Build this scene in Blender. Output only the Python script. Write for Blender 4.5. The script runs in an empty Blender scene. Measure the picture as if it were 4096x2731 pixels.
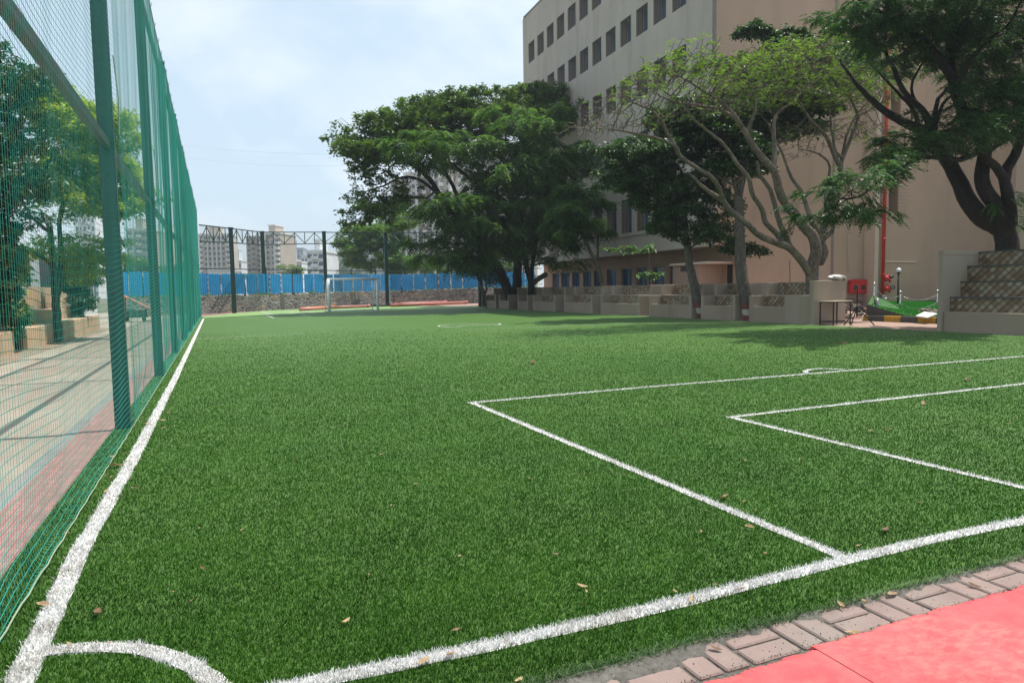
import bpy, math, random
import numpy as np
from mathutils import Vector, Matrix
R = math.radians
scene = bpy.context.scene

# ------------------------------------------------------------------ camera
EYE = 1.3                      # eye height above the turf, metres
FPX = 2773.74                  # focal length in pixels of a 4096 px wide frame
_pi, _ro, _ya = 0.07508739, -0.01641546, 0.40192605
_fw = np.array([math.sin(_ya)*math.cos(_pi), math.cos(_ya)*math.cos(_pi), -math.sin(_pi)])
_rt = np.array([math.cos(_ya), -math.sin(_ya), 0.0])
_up = np.cross(_rt, _fw)
_r2 = _rt*math.cos(_ro)+_up*math.sin(_ro)
_u2 = -_rt*math.sin(_ro)+_up*math.cos(_ro)
cam_d = bpy.data.cameras.new('camera')
cam = bpy.data.objects.new('camera', cam_d)
scene.collection.objects.link(cam)
M4 = Matrix([[_r2[0], _u2[0], -_fw[0], 0], [_r2[1], _u2[1], -_fw[1], 0], [_r2[2], _u2[2], -_fw[2], EYE], [0, 0, 0, 1]])
cam.matrix_world = M4
cam_d.sensor_width = 36.0
cam_d.lens = 36.0*FPX/4096.0
cam_d.clip_start = 0.05
cam_d.clip_end = 6000
scene.camera = cam
scene.render.resolution_x = 1024
scene.render.resolution_y = 682

# ------------------------------------------------------------------ sky, sun, exposure
SUN_EL = R(67.5)
SUN_DIR = Vector((math.cos(SUN_EL)*0.99, -math.cos(SUN_EL)*0.10, math.sin(SUN_EL))).normalized()   # towards the sun
world = bpy.data.worlds.new('World')
scene.world = world
world.use_nodes = True
wn = world.node_tree
for n in list(wn.nodes): wn.nodes.remove(n)
w_out = wn.nodes.new('ShaderNodeOutputWorld')
w_bg = wn.nodes.new('ShaderNodeBackground')
w_sky = wn.nodes.new('ShaderNodeTexSky')
w_sky.sky_type = 'NISHITA'
w_sky.sun_disc = False
w_sky.sun_elevation = SUN_EL
w_sky.sun_rotation = math.atan2(SUN_DIR.x, SUN_DIR.y)
w_sky.air_density = 1.0
w_sky.dust_density = 2.2
w_sky.ozone_density = 1.0
w_tc = wn.nodes.new('ShaderNodeTexCoord')
w_map = wn.nodes.new('ShaderNodeMapping'); w_map.inputs['Scale'].default_value = (1.0, 1.0, 1.9)
w_map.inputs['Location'].default_value = (0.35, 0.1, 0.3)
w_no = wn.nodes.new('ShaderNodeTexNoise'); w_no.inputs['Scale'].default_value = 2.6
w_no.inputs['Detail'].default_value = 7; w_no.inputs['Roughness'].default_value = 0.55
w_no.inputs['Distortion'].default_value = 0.3
w_rp = wn.nodes.new('ShaderNodeValToRGB')
w_rp.color_ramp.elements[0].position = 0.46; w_rp.color_ramp.elements[0].color = (0.05, 0.05, 0.05, 1)
w_rp.color_ramp.elements[1].position = 0.70; w_rp.color_ramp.elements[1].color = (0.75, 0.75, 0.75, 1)
w_hz = wn.nodes.new('ShaderNodeMixRGB'); w_hz.inputs[0].default_value = 0.62; w_hz.inputs[2].default_value = (5.7, 7.2, 8.3, 1)
w_mx = wn.nodes.new('ShaderNodeMixRGB'); w_mx.inputs[2].default_value = (8.0, 8.3, 8.5, 1)
wn.links.new(w_tc.outputs['Generated'], w_map.inputs[0]); wn.links.new(w_map.outputs[0], w_no.inputs['Vector'])
wn.links.new(w_no.outputs[0], w_rp.inputs[0]); wn.links.new(w_rp.outputs[0], w_mx.inputs[0])
wn.links.new(w_sky.outputs[0], w_hz.inputs[1]); wn.links.new(w_hz.outputs[0], w_mx.inputs[1]); wn.links.new(w_mx.outputs[0], w_bg.inputs[0])
wn.links.new(w_bg.outputs[0], w_out.inputs[0])
w_bg.inputs[1].default_value = 0.105
sun_d = bpy.data.lights.new('sun', 'SUN'); sun_d.energy = 4.2; sun_d.angle = R(0.53); sun_d.color = (1.0, 0.955, 0.88)
sun = bpy.data.objects.new('sun', sun_d); scene.collection.objects.link(sun)
sun.rotation_euler = SUN_DIR.to_track_quat('Z', 'Y').to_euler()
scene.view_settings.view_transform = 'Standard'
scene.view_settings.look = 'None'
scene.view_settings.exposure = 0.45
scene.view_settings.gamma = 1.0
scene.render.engine = 'CYCLES'
try:
    scene.cycles.transparent_max_bounces = 16
    scene.cycles.max_bounces = 6; scene.cycles.sample_clamp_indirect = 4.0
except Exception: pass

# ------------------------------------------------------------------ helpers: rays of the reference view (2352 px wide copy) to points
KK = 4096/2352.0
def ray(x, y): return _fw*FPX+_r2*(x*KK-2048)-_u2*(y*KK-1365.5)
def G(x, y, z=0.0):
    d = ray(x, y); p = d*((z-EYE)/d[2]); return Vector((p[0], p[1], z))
def atX(x, y, X): d = ray(x, y)*1.0; d = d*(X/d[0]); return Vector((d[0], d[1], d[2]+EYE))
def atY(x, y, Y): d = ray(x, y)*1.0; d = d*(Y/d[1]); return Vector((d[0], d[1], d[2]+EYE))
def atD(x, y, D): d = ray(x, y)*(D/FPX); return Vector((d[0], d[1], d[2]+EYE))
def S(ox, oy, sc): return lambda x, y: ((ox+x/sc)/KK, (oy+y/sc)/KK)

# ------------------------------------------------------------------ helpers: objects
COL = scene.collection
ORG = {}
def tag(o, label=None, cat=None, group=None, kind=None):
    if label: o['label'] = label
    if cat: o['category'] = cat
    if group: o['group'] = group
    if kind: o['kind'] = kind
    return o
def thing(name, label, cat, loc=(0, 0, 0), group=None, rz=0.0):
    o = bpy.data.objects.new(name, None); COL.objects.link(o)
    o.empty_display_size = 0.3
    o.location = loc; o.rotation_euler = (0, 0, rz)
    ORG[o.name] = Vector(loc) if rz == 0 else Vector((0, 0, 0))
    return tag(o, label, cat, group)
def mesh_obj(name, V, F, mat, parent=None, smooth=False, attr=None, mats=None, midx=None):
    """V (n,3), F list of tuples or (m,k) array. World coordinates unless the parent is rotated (then local)."""
    V = np.asarray(V, dtype=np.float64).reshape(-1, 3)
    if parent is not None: org = ORG[parent.name]
    else:
        mn, mx = V.min(0), V.max(0); org = Vector(((mn[0]+mx[0])/2, (mn[1]+mx[1])/2, mn[2]))
    V = V-np.array(org)
    me = bpy.data.meshes.new(name)
    me.vertices.add(len(V)); me.vertices.foreach_set('co', V.astype(np.float32).ravel())
    if isinstance(F, np.ndarray):
        k = F.shape[1]; flat = F.ravel().astype(np.int32); starts = np.arange(0, len(flat), k, dtype=np.int32); tot = np.full(len(F), k, dtype=np.int32)
    else:
        tot = np.array([len(f) for f in F], dtype=np.int32); flat = np.fromiter((i for f in F for i in f), dtype=np.int32)
        starts = np.concatenate(([0], np.cumsum(tot)[:-1])).astype(np.int32)
    me.loops.add(len(flat)); me.loops.foreach_set('vertex_index', flat)
    me.polygons.add(len(tot)); me.polygons.foreach_set('loop_start', starts); me.polygons.foreach_set('loop_total', tot)
    if mats:
        for m in mats: me.materials.append(m)
        if midx is not None: me.polygons.foreach_set('material_index', np.asarray(midx, dtype=np.int32))
    else: me.materials.append(mat)
    me.update(calc_edges=True)
    me.polygons.foreach_set('use_smooth', np.full(len(tot), bool(smooth), dtype=bool))
    if attr is not None:
        a = me.attributes.new('v', 'FLOAT', 'POINT'); a.data.foreach_set('value', np.asarray(attr, dtype=np.float32))
    o = bpy.data.objects.new(name, me); COL.objects.link(o)
    if parent is not None:
        o.parent = parent
        ORG[o.name] = ORG[parent.name]
    else:
        o.location = org; ORG[o.name] = Vector(org)
    return o
def copy_tree(o, parent=None):
    c = o.copy(); COL.objects.link(c)
    if parent is not None: c.parent = parent
    for ch in list(o.children): copy_tree(ch, c)
    return c

class MB:
    def __init__(s): s.v = []; s.f = []
    def poly(s, pts):
        n = len(s.v); s.v += [tuple(p) for p in pts]; s.f.append(tuple(range(n, n+len(pts)))); return s
    def box(s, x0, y0, z0, x1, y1, z1):
        n = len(s.v)
        s.v += [(x0, y0, z0), (x1, y0, z0), (x1, y1, z0), (x0, y1, z0), (x0, y0, z1), (x1, y0, z1), (x1, y1, z1), (x0, y1, z1)]
        s.f += [tuple(n+i for i in q) for q in ((3, 2, 1, 0), (4, 5, 6, 7), (0, 1, 5, 4), (1, 2, 6, 5), (2, 3, 7, 6), (3, 0, 4, 7))]
        return s
    def bbox(s, x0, y0, z0, x1, y1, z1, b=0.01):
        """box with bevelled vertical and top edges"""
        n = len(s.v)
        def ring(i, z): return [(x0+i, y0+b, z), (x0+b, y0+i, z), (x1-b, y0+i, z), (x1-i, y0+b, z), (x1-i, y1-b, z), (x1-b, y1-i, z), (x0+b, y1-i, z), (x0+i, y1-b, z)]
        rings = [ring(0, z0), ring(0, z1-b), ring(b*0.999, z1)]
        for r_ in rings: s.v += r_
        for k in range(2):
            for i in range(8):
                j = (i+1) % 8; s.f.append((n+k*8+i, n+k*8+j, n+(k+1)*8+j, n+(k+1)*8+i))
        s.f.append(tuple(n+16+i for i in range(8))); s.f.append(tuple(n+i for i in reversed(range(8))))
        return s
    def bar(s, p, q, w, h=None, up=(0, 0, 1)):
        h = h or w; p = Vector(p); q = Vector(q); d = (q-p).normalized(); u = Vector(up)
        if abs(d.dot(u)) > 0.98: u = Vector((0, 1, 0))
        a = d.cross(u).normalized()*w/2; b = a.cross(d).normalized()*h/2
        n = len(s.v)
        for c in (p, q): s.v += [tuple(c+e) for e in (-a-b, a-b, a+b, -a+b)]
        s.f += [tuple(n+i for i in t) for t in ((0, 1, 5, 4), (1, 2, 6, 5), (2, 3, 7, 6), (3, 0, 4, 7), (3, 2, 1, 0), (4, 5, 6, 7))]
        return s
    def tube(s, pts, rad, n=8, cap=True):
        pts = [Vector(p) for p in pts]; m = len(pts)
        if not hasattr(rad, '__len__'): rad = [rad]*m
        base = len(s.v); prev = None
        for i, p in enumerate(pts):
            d = (pts[min(i+1, m-1)]-pts[max(i-1, 0)])
            d = d.normalized() if d.length > 1e-9 else Vector((0, 0, 1))
            if prev is None:
                a = d.orthogonal().normalized()
            else:
                a = prev-d*prev.dot(d); a = a.normalized() if a.length > 1e-6 else d.orthogonal().normalized()
            prev = a; b = d.cross(a)
            for k in range(n):
                t = 2*math.pi*k/n; s.v.append(tuple(p+(a*math.cos(t)+b*math.sin(t))*rad[i]))
        for i in range(m-1):
            for k in range(n):
                k2 = (k+1) % n; s.f.append((base+i*n+k, base+i*n+k2, base+(i+1)*n+k2, base+(i+1)*n+k))
        if cap:
            s.f.append(tuple(base+k for k in reversed(range(n)))); s.f.append(tuple(base+(m-1)*n+k for k in range(n)))
        return s
    def lathe(s, c, prof, n=16):
        c = Vector(c)
        return s._rings([[c+Vector((r*math.cos(2*math.pi*k/n), r*math.sin(2*math.pi*k/n), z)) for k in range(n)] for r, z in prof], n)
    def _rings(s, rings, n):
        b = len(s.v)
        for r_ in rings: s.v += [tuple(p) for p in r_]
        for i in range(len(rings)-1):
            for k in range(n):
                k2 = (k+1) % n; s.f.append((b+i*n+k, b+i*n+k2, b+(i+1)*n+k2, b+(i+1)*n+k))
        s.f.append(tuple(b+k for k in reversed(range(n)))); s.f.append(tuple(b+(len(rings)-1)*n+k for k in range(n)))
        return s
    def sphere(s, c, r, n=16, m=9, sq=1.0):
        return s.lathe(c, [(max(1e-4, r*math.sin(math.pi*i/m)), -r*sq*math.cos(math.pi*i/m)) for i in range(m+1)], n)
    def prism(s, poly, z0, z1):
        n = len(poly); b = len(s.v)
        s.v += [(p[0], p[1], z0) for p in poly]+[(p[0], p[1], z1) for p in poly]
        for i in range(n):
            j = (i+1) % n; s.f.append((b+i, b+j, b+n+j, b+n+i))
        s.f.append(tuple(b+n+i for i in range(n))); s.f.append(tuple(b+i for i in reversed(range(n))))
        return s
    def xform(s, M):
        s.v = [tuple(M @ Vector(p)) for p in s.v]; return s
    def build(s, name, mat, parent=None, smooth=False): return mesh_obj(name, s.v, s.f, mat, parent, smooth)

# ------------------------------------------------------------------ helpers: materials
def new_mat(name):
    m = bpy.data.materials.new(name); m.use_nodes = True
    nt = m.node_tree; b = nt.nodes['Principled BSDF']; return m, nt, b
def pos_node(nt, scale=(1, 1, 1), rot=(0, 0, 0)):
    g = nt.nodes.new('ShaderNodeNewGeometry'); mp = nt.nodes.new('ShaderNodeMapping')
    mp.inputs['Scale'].default_value = scale; mp.inputs['Rotation'].default_value = rot
    nt.links.new(g.outputs['Position'], mp.inputs[0]); return mp.outputs[0]
def noise(nt, vec, scale, detail=5, rough=0.55, dist=0.0):
    n = nt.nodes.new('ShaderNodeTexNoise'); n.inputs['Scale'].default_value = scale; n.inputs['Detail'].default_value = detail
    n.inputs['Roughness'].default_value = rough; n.inputs['Distortion'].default_value = dist
    nt.links.new(vec, n.inputs['Vector']); return n.outputs[0]
def ramp(nt, fac, stops, interp='LINEAR'):
    r_ = nt.nodes.new('ShaderNodeValToRGB'); cr = r_.color_ramp; cr.interpolation = interp
    while len(cr.elements) < len(stops): cr.elements.new(0.5)
    for e, (p, c) in zip(cr.elements, stops):
        e.position = p; e.color = (c, c, c, 1) if not hasattr(c, '__len__') else (c[0], c[1], c[2], 1)
    nt.links.new(fac, r_.inputs[0]); return r_.outputs[0]
def mix(nt, fac, a, b, mode='MIX'):
    m = nt.nodes.new('ShaderNodeMixRGB'); m.blend_type = mode
    for i, x in ((0, fac), (1, a), (2, b)):
        if hasattr(x, 'links') or isinstance(x, bpy.types.NodeSocket): nt.links.new(x, m.inputs[i])
        elif i == 0: m.inputs[0].default_value = x
        else: m.inputs[i].default_value = (x[0], x[1], x[2], 1)
    return m.outputs[0]
def math_(nt, op, a, b=None, c=None):
    m = nt.nodes.new('ShaderNodeMath'); m.operation = op
    for i, x in enumerate((a, b, c)):
        if x is None: continue
        if isinstance(x, bpy.types.NodeSocket): nt.links.new(x, m.inputs[i])
        else: m.inputs[i].default_value = x
    return m.outputs[0]
def bump(nt, b, h, strength=0.3, dist=0.01):
    n = nt.nodes.new('ShaderNodeBump'); n.inputs['Strength'].default_value = strength; n.inputs['Distance'].default_value = dist
    nt.links.new(h, n.inputs['Height']); nt.links.new(n.outputs[0], b.inputs['Normal']); return n
def simple(name, c, rough=0.6, metal=0.0, c2=None, scale=4.0, bmp=0.0, bscale=None, spec=None, dist=0.01, detail=5):
    m, nt, b = new_mat(name)
    b.inputs['Roughness'].default_value = rough; b.inputs['Metallic'].default_value = metal
    if spec is not None: b.inputs['Specular IOR Level'].default_value = spec
    p = pos_node(nt)
    c2 = c2 or tuple(x*0.82 for x in c)
    nz = noise(nt, p, scale, detail)
    nt.links.new(ramp(nt, nz, [(0.35, c2), (0.65, c)]), b.inputs['Base Color'])
    if bmp > 0: bump(nt, b, noise(nt, p, bscale or scale*8, 4), bmp, dist)
    return m
# ------------------------------------------------------------------ materials
MT = {}
def turf_colors(nt, p):
    big = noise(nt, p, 0.35, 4, 0.6)
    mid = noise(nt, p, 3.0, 4, 0.6)
    fin = noise(nt, p, 55.0, 3, 0.7)
    c = mix(nt, ramp(nt, big, [(0.35, 0.0), (0.65, 1.0)]), (0.056, 0.148, 0.012), (0.086, 0.184, 0.024))
    c = mix(nt, ramp(nt, mid, [(0.4, 0.0), (0.7, 0.45)]), c, (0.125, 0.215, 0.05))
    c = mix(nt, ramp(nt, fin, [(0.35, 0.0), (0.62, 1.0)]), mix(nt, 0.62, c, (0.01, 0.03, 0.006)), c)
    return c, fin
def make_turf(name, tint=None):
    m, nt, b = new_mat(name)
    p = pos_node(nt)
    c, fin = turf_colors(nt, p)
    if tint: c = mix(nt, tint[1], c, tint[0])
    nt.links.new(c, b.inputs['Base Color'])
    b.inputs['Roughness'].default_value = 0.62
    b.inputs['Specular IOR Level'].default_value = 0.22
    b.inputs['Sheen Weight'].default_value = 0.08
    b.inputs['Sheen Roughness'].default_value = 0.5
    b.inputs['Sheen Tint'].default_value = (0.75, 0.9, 0.8, 1)
    bump(nt, b, fin, 0.8, 0.02)
    return m
MT['turf'] = make_turf('turf')
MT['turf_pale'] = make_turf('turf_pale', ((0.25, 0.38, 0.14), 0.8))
def leafy(name, c_dark, c_mid, c_light, rough=0.5, trans=0.35, spec=0.4, tr_col=None):
    """leaf material: colour varies leaf by leaf through the point attribute v"""
    m, nt, b = new_mat(name)
    a = nt.nodes.new('ShaderNodeAttribute'); a.attribute_name = 'v'
    col = ramp(nt, a.outputs['Fac'], [(0.0, c_dark), (0.5, c_mid), (1.0, c_light)])
    nt.links.new(col, b.inputs['Base Color'])
    b.inputs['Roughness'].default_value = rough; b.inputs['Specular IOR Level'].default_value = spec
    t = nt.nodes.new('ShaderNodeBsdfTranslucent')
    tc = mix(nt, 1.0, col, tr_col or (1.9, 2.1, 0.8), 'MULTIPLY'); nt.links.new(tc, t.inputs[0])
    ms = nt.nodes.new('ShaderNodeMixShader'); ms.inputs[0].default_value = trans
    nt.links.new(b.outputs[0], ms.inputs[1]); nt.links.new(t.outputs[0], ms.inputs[2])
    nt.links.new(ms.outputs[0], nt.nodes['Material Output'].inputs[0])
    return m
MT['blade'] = leafy('turf_blade', (0.012, 0.052, 0.003), (0.028, 0.104, 0.005), (0.086, 0.200, 0.024), 0.5, 0.20, 0.16, (1.3, 1.6, 0.5))
MT['blade_white'] = leafy('white_blade', (0.42, 0.40, 0.36), (0.62, 0.61, 0.60), (0.76, 0.76, 0.77), 0.5, 0.15, 0.3, (1, 1, 1))
MT['blade_dusty'] = leafy('dusty_blade', (0.03, 0.065, 0.02), (0.06, 0.125, 0.04), (0.15, 0.20, 0.10), 0.6, 0.15, 0.3, (1.2, 1.3, 0.8))
MT['leaf_rain'] = leafy('leaf_rain_tree', (0.016, 0.036, 0.010), (0.040, 0.080, 0.018), (0.105, 0.165, 0.035), 0.45, 0.38)
MT['leaf_fern'] = leafy('leaf_feathery', (0.018, 0.050, 0.012), (0.045, 0.105, 0.022), (0.13, 0.22, 0.05), 0.45, 0.38)
MT['leaf_round'] = leafy('leaf_round', (0.014, 0.036, 0.010), (0.030, 0.070, 0.020), (0.085, 0.15, 0.045), 0.42, 0.22, 0.6)
MT['leaf_lime'] = leafy('leaf_lime', (0.05, 0.095, 0.018), (0.10, 0.165, 0.028), (0.18, 0.25, 0.05), 0.5, 0.42)
MT['leaf_neem'] = leafy('leaf_neem', (0.04, 0.09, 0.02), (0.085, 0.165, 0.04), (0.16, 0.25, 0.07), 0.45, 0.35)
MT['leaf_yellow'] = leafy('leaf_yellow_green', (0.09, 0.14, 0.02), (0.19, 0.25, 0.035), (0.32, 0.36, 0.05), 0.5, 0.5)
MT['leaf_dark'] = leafy('leaf_dark', (0.012, 0.034, 0.011), (0.028, 0.078, 0.023), (0.070, 0.155, 0.045), 0.40, 0.28, 0.45)
MT['leaf_broad'] = leafy('leaf_broad', (0.05, 0.11, 0.03), (0.08, 0.16, 0.045), (0.14, 0.24, 0.08), 0.5, 0.3, 0.4)
MT['leaf_far'] = leafy('leaf_far', (0.03, 0.06, 0.02), (0.05, 0.09, 0.03), (0.08, 0.13, 0.05), 0.6, 0.2)
MT['leaf_var'] = leafy('leaf_variegated', (0.03, 0.08, 0.02), (0.09, 0.15, 0.04), (0.45, 0.45, 0.16), 0.4, 0.3)
def bark(name, c1, c2, sc=6.0):
    m, nt, b = new_mat(name)
    p = pos_node(nt, (1, 1, 0.35)); n1 = noise(nt, p, sc*3, 6, 0.7); n2 = noise(nt, pos_node(nt), sc*0.3, 3)
    c = mix(nt, ramp(nt, n1, [(0.35, 0.0), (0.65, 1.0)]), c1, c2)
    c = mix(nt, ramp(nt, n2, [(0.55, 0.0), (0.7, 0.35)]), c, tuple(min(1, x*1.7) for x in c2))
    nt.links.new(c, b.inputs['Base Color']); b.inputs['Roughness'].default_value = 0.9; b.inputs['Specular IOR Level'].default_value = 0.2
    bump(nt, b, n1, 0.8, 0.02); return m
MT['bark_dark'] = bark('bark_dark', (0.022, 0.017, 0.013), (0.055, 0.044, 0.034))
MT['bark_black'] = bark('bark_black', (0.016, 0.013, 0.012), (0.035, 0.029, 0.025))
MT['bark_grey'] = bark('bark_grey', (0.075, 0.060, 0.045), (0.19, 0.158, 0.122))
MT['bark_mid'] = bark('bark_mid', (0.05, 0.042, 0.032), (0.12, 0.10, 0.075))
def banded(name, z0, z1, z2):
    """trunk with the red-oxide and white painted bands at its foot"""
    m, nt, b = new_mat(name)
    p = pos_node(nt, (1, 1, 0.4)); n1 = noise(nt, p, 16, 6, 0.7)
    c = mix(nt, ramp(nt, n1, [(0.35, 0.0), (0.65, 1.0)]), (0.05, 0.042, 0.033), (0.15, 0.125, 0.10))
    g = nt.nodes.new('ShaderNodeNewGeometry'); sp = nt.nodes.new('ShaderNodeSeparateXYZ'); nt.links.new(g.outputs['Position'], sp.inputs[0])
    zz = math_(nt, 'ADD', sp.outputs[2], math_(nt, 'MULTIPLY', math_(nt, 'SUBTRACT', noise(nt, pos_node(nt), 12, 4), 0.5), 0.10))
    red = mix(nt, n1, (0.10, 0.035, 0.025), (0.22, 0.075, 0.055)); wht = mix(nt, n1, (0.22, 0.18, 0.16), (0.62, 0.58, 0.54))
    c = mix(nt, math_(nt, 'LESS_THAN', zz, z2), c, red)
    c = mix(nt, math_(nt, 'LESS_THAN', zz, z1), c, wht)
    c = mix(nt, math_(nt, 'LESS_THAN', zz, z0), c, red)
    nt.links.new(c, b.inputs['Base Color']); b.inputs['Roughness'].default_value = 0.9; bump(nt, b, n1, 0.7, 0.02); return m
MT['bark_band'] = banded('bark_banded', 0.20, 0.42, 0.66)

def wall_mat(name, c, stain=(0.5, 0.42, 0.33), s_amt=0.25, fine=18.0, bmp=0.25):
    m, nt, b = new_mat(name)
    p = pos_node(nt); streak = noise(nt, pos_node(nt, (1, 1, 0.12)), 1.2, 5, 0.6); big = noise(nt, p, 0.25, 5, 0.6); fn = noise(nt, p, fine, 5, 0.7)
    cc = mix(nt, ramp(nt, big, [(0.35, 0.0), (0.7, 1.0)]), tuple(x*0.9 for x in c), tuple(min(1, x*1.06) for x in c))
    cc = mix(nt, ramp(nt, streak, [(0.5, 0.0), (0.8, s_amt)]), cc, tuple(a*b_ for a, b_ in zip(c, stain)))
    cc = mix(nt, ramp(nt, fn, [(0.3, 0.10), (0.55, 0.0)]), cc, tuple(x*0.6 for x in c))
    nt.links.new(cc, b.inputs['Base Color']); b.inputs['Roughness'].default_value = 0.85; b.inputs['Specular IOR Level'].default_value = 0.25
    bump(nt, b, fn, bmp, 0.01); return m
MT['wall_grey'] = wall_mat('wall_facade', (0.46, 0.405, 0.345), s_amt=0.45)
MT['wall_tan'] = wall_mat('wall_tan', (0.43, 0.295, 0.215), s_amt=0.2)
MT['wall_pilaster'] = wall_mat('wall_pilaster', (0.60, 0.46, 0.36), s_amt=0.15)
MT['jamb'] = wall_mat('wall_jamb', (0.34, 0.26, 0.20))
MT['seat_wall'] = wall_mat('seat_wall', (0.33, 0.26, 0.20), s_amt=0.5)
MT['seat_pale'] = wall_mat('seat_pale', (0.35, 0.285, 0.225), s_amt=0.5)
MT['court_wall'] = wall_mat('court_wall', (0.50, 0.365, 0.24), s_amt=0.6, stain=(0.3, 0.28, 0.26))
MT['court_wall2'] = wall_mat('court_wall_brown', (0.40, 0.27, 0.19), s_amt=0.5)
MT['cement'] = wall_mat('cement', (0.28, 0.27, 0.25), s_amt=0.5, stain=(0.3, 0.3, 0.3))
MT['cement_dark'] = wall_mat('cement_dark', (0.10, 0.10, 0.095), s_amt=0.5)
MT['white_plaster'] = wall_mat('white_plaster', (0.72, 0.73, 0.74), s_amt=0.3)
MT['cream_tower'] = wall_mat('cream_tower', (0.56, 0.49, 0.41), fine=1.5, bmp=0.02)
MT['brown_tower'] = wall_mat('brown_tower', (0.33, 0.25, 0.21), fine=1.5, bmp=0.02)
MT['pale_tower'] = wall_mat('pale_tower', (0.68, 0.65, 0.62), fine=1.5, bmp=0.02)
MT['tan_tower'] = wall_mat('tan_tower', (0.43, 0.37, 0.31), fine=1.5, bmp=0.02)
MT['blue_tower'] = wall_mat('blue_grey_tower', (0.32, 0.37, 0.43), fine=1.5, bmp=0.02)
MT['glass_dark'] = simple('glass_dark', (0.035, 0.045, 0.055), 0.12, 0.0, (0.02, 0.025, 0.03), 1.0, spec=0.7)
MT['glass_far'] = simple('glass_far', (0.10, 0.11, 0.12), 0.3, 0.0, (0.06, 0.065, 0.07), 0.3)
MT['curtain'] = simple('curtain_blue', (0.03, 0.12, 0.26), 0.9, 0, (0.02, 0.07, 0.17), 6)
MT['curtain_plum'] = simple('curtain_plum', (0.16, 0.08, 0.13), 0.9, 0, (0.09, 0.05, 0.09), 6)
MT['frame_grey'] = simple('frame_grey', (0.33, 0.38, 0.43), 0.45)
MT['grille'] = simple('grille_dark', (0.05, 0.055, 0.065), 0.5)
MT['green_steel'] = simple('green_steel', (0.006, 0.045, 0.038), 0.42, 0, (0.005, 0.033, 0.029), 2.0, spec=0.5)
MT['beam_steel'] = simple('beam_steel', (0.028, 0.045, 0.045), 0.5, 0, (0.045, 0.034, 0.028), 3.0)
MT['net'] = simple('net_green', (0.018, 0.31, 0.25), 0.5, 0, (0.014, 0.25, 0.20), 1.0)
MT['net_dark'] = simple('net_dark', (0.02, 0.09, 0.075), 0.6)
MT['rope'] = simple('rope_pale', (0.30, 0.38, 0.24), 0.8)
MT['white_paint'] = simple('white_paint', (0.84, 0.85, 0.88), 0.4, 0, (0.76, 0.77, 0.80), 8)
MT['line_white'] = simple('line_white', (0.68, 0.68, 0.66), 0.7, 0, (0.46, 0.43, 0.39), 22, 0.6, 120)
MT['white_net'] = simple('white_net', (0.7, 0.7, 0.72), 0.7)
MT['black_steel'] = simple('black_steel', (0.012, 0.013, 0.016), 0.4)
MT['red_paint'] = simple('red_paint', (0.55, 0.018, 0.012), 0.38, 0, (0.45, 0.014, 0.010), 3, spec=0.5)
MT['steel'] = simple('stainless_steel', (0.62, 0.60, 0.58), 0.22, 1.0)
MT['galv'] = simple('galvanised', (0.36, 0.36, 0.36), 0.45, 0.7, (0.25, 0.25, 0.25), 8)
MT['globe'] = simple('globe_glass', (0.82, 0.82, 0.88), 0.25)
MT['polybag'] = simple('polythene', (0.55, 0.55, 0.52), 0.35, 0, (0.42, 0.42, 0.38), 14, 0.6, 30)
MT['board'] = simple('white_board', (0.82, 0.80, 0.74), 0.6)
MT['yellow'] = simple('kerb_yellow', (0.55, 0.33, 0.03), 0.7, 0, (0.40, 0.24, 0.03), 10)
MT['pipe_pink'] = simple('pipe_terracotta', (0.46, 0.17, 0.14), 0.45, 0, (0.36, 0.13, 0.10), 3)
MT['pipe_orange'] = simple('pipe_orange', (0.65, 0.26, 0.12), 0.4)
MT['conduit'] = simple('conduit', (0.30, 0.25, 0.21), 0.6)
MT['conduit_white'] = simple('conduit_white', (0.65, 0.62, 0.56), 0.5)
MT['block'] = simple('paver_block', (0.23, 0.175, 0.14), 0.85, 0, (0.13, 0.10, 0.08), 9, 0.4, 60)
MT['block_pink'] = simple('paver_block_pink', (0.60, 0.42, 0.38), 0.85, 0, (0.45, 0.32, 0.28), 9)
MT['dry_leaf'] = leafy('dry_leaf', (0.14, 0.075, 0.04), (0.33, 0.21, 0.13), (0.45, 0.33, 0.17), 0.6, 0.2, 0.3, (1, 1, 1))
MT['wood'] = simple('wood', (0.45, 0.38, 0.28), 0.7)
MT['plastic_grey'] = simple('tank_grey', (0.22, 0.23, 0.22), 0.6)
MT['roof_red'] = simple('roof_red', (0.45, 0.17, 0.12), 0.7)
MT['lawn'] = leafy('lawn_green', (0.02, 0.17, 0.012), (0.03, 0.25, 0.02), (0.06, 0.34, 0.03), 0.6, 0.2, 0.3, (1, 1, 1))
MT['lawn_base'] = simple('lawn_base', (0.018, 0.13, 0.010), 0.8, 0, (0.010, 0.08, 0.006), 40, 0.8, 90)

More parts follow.
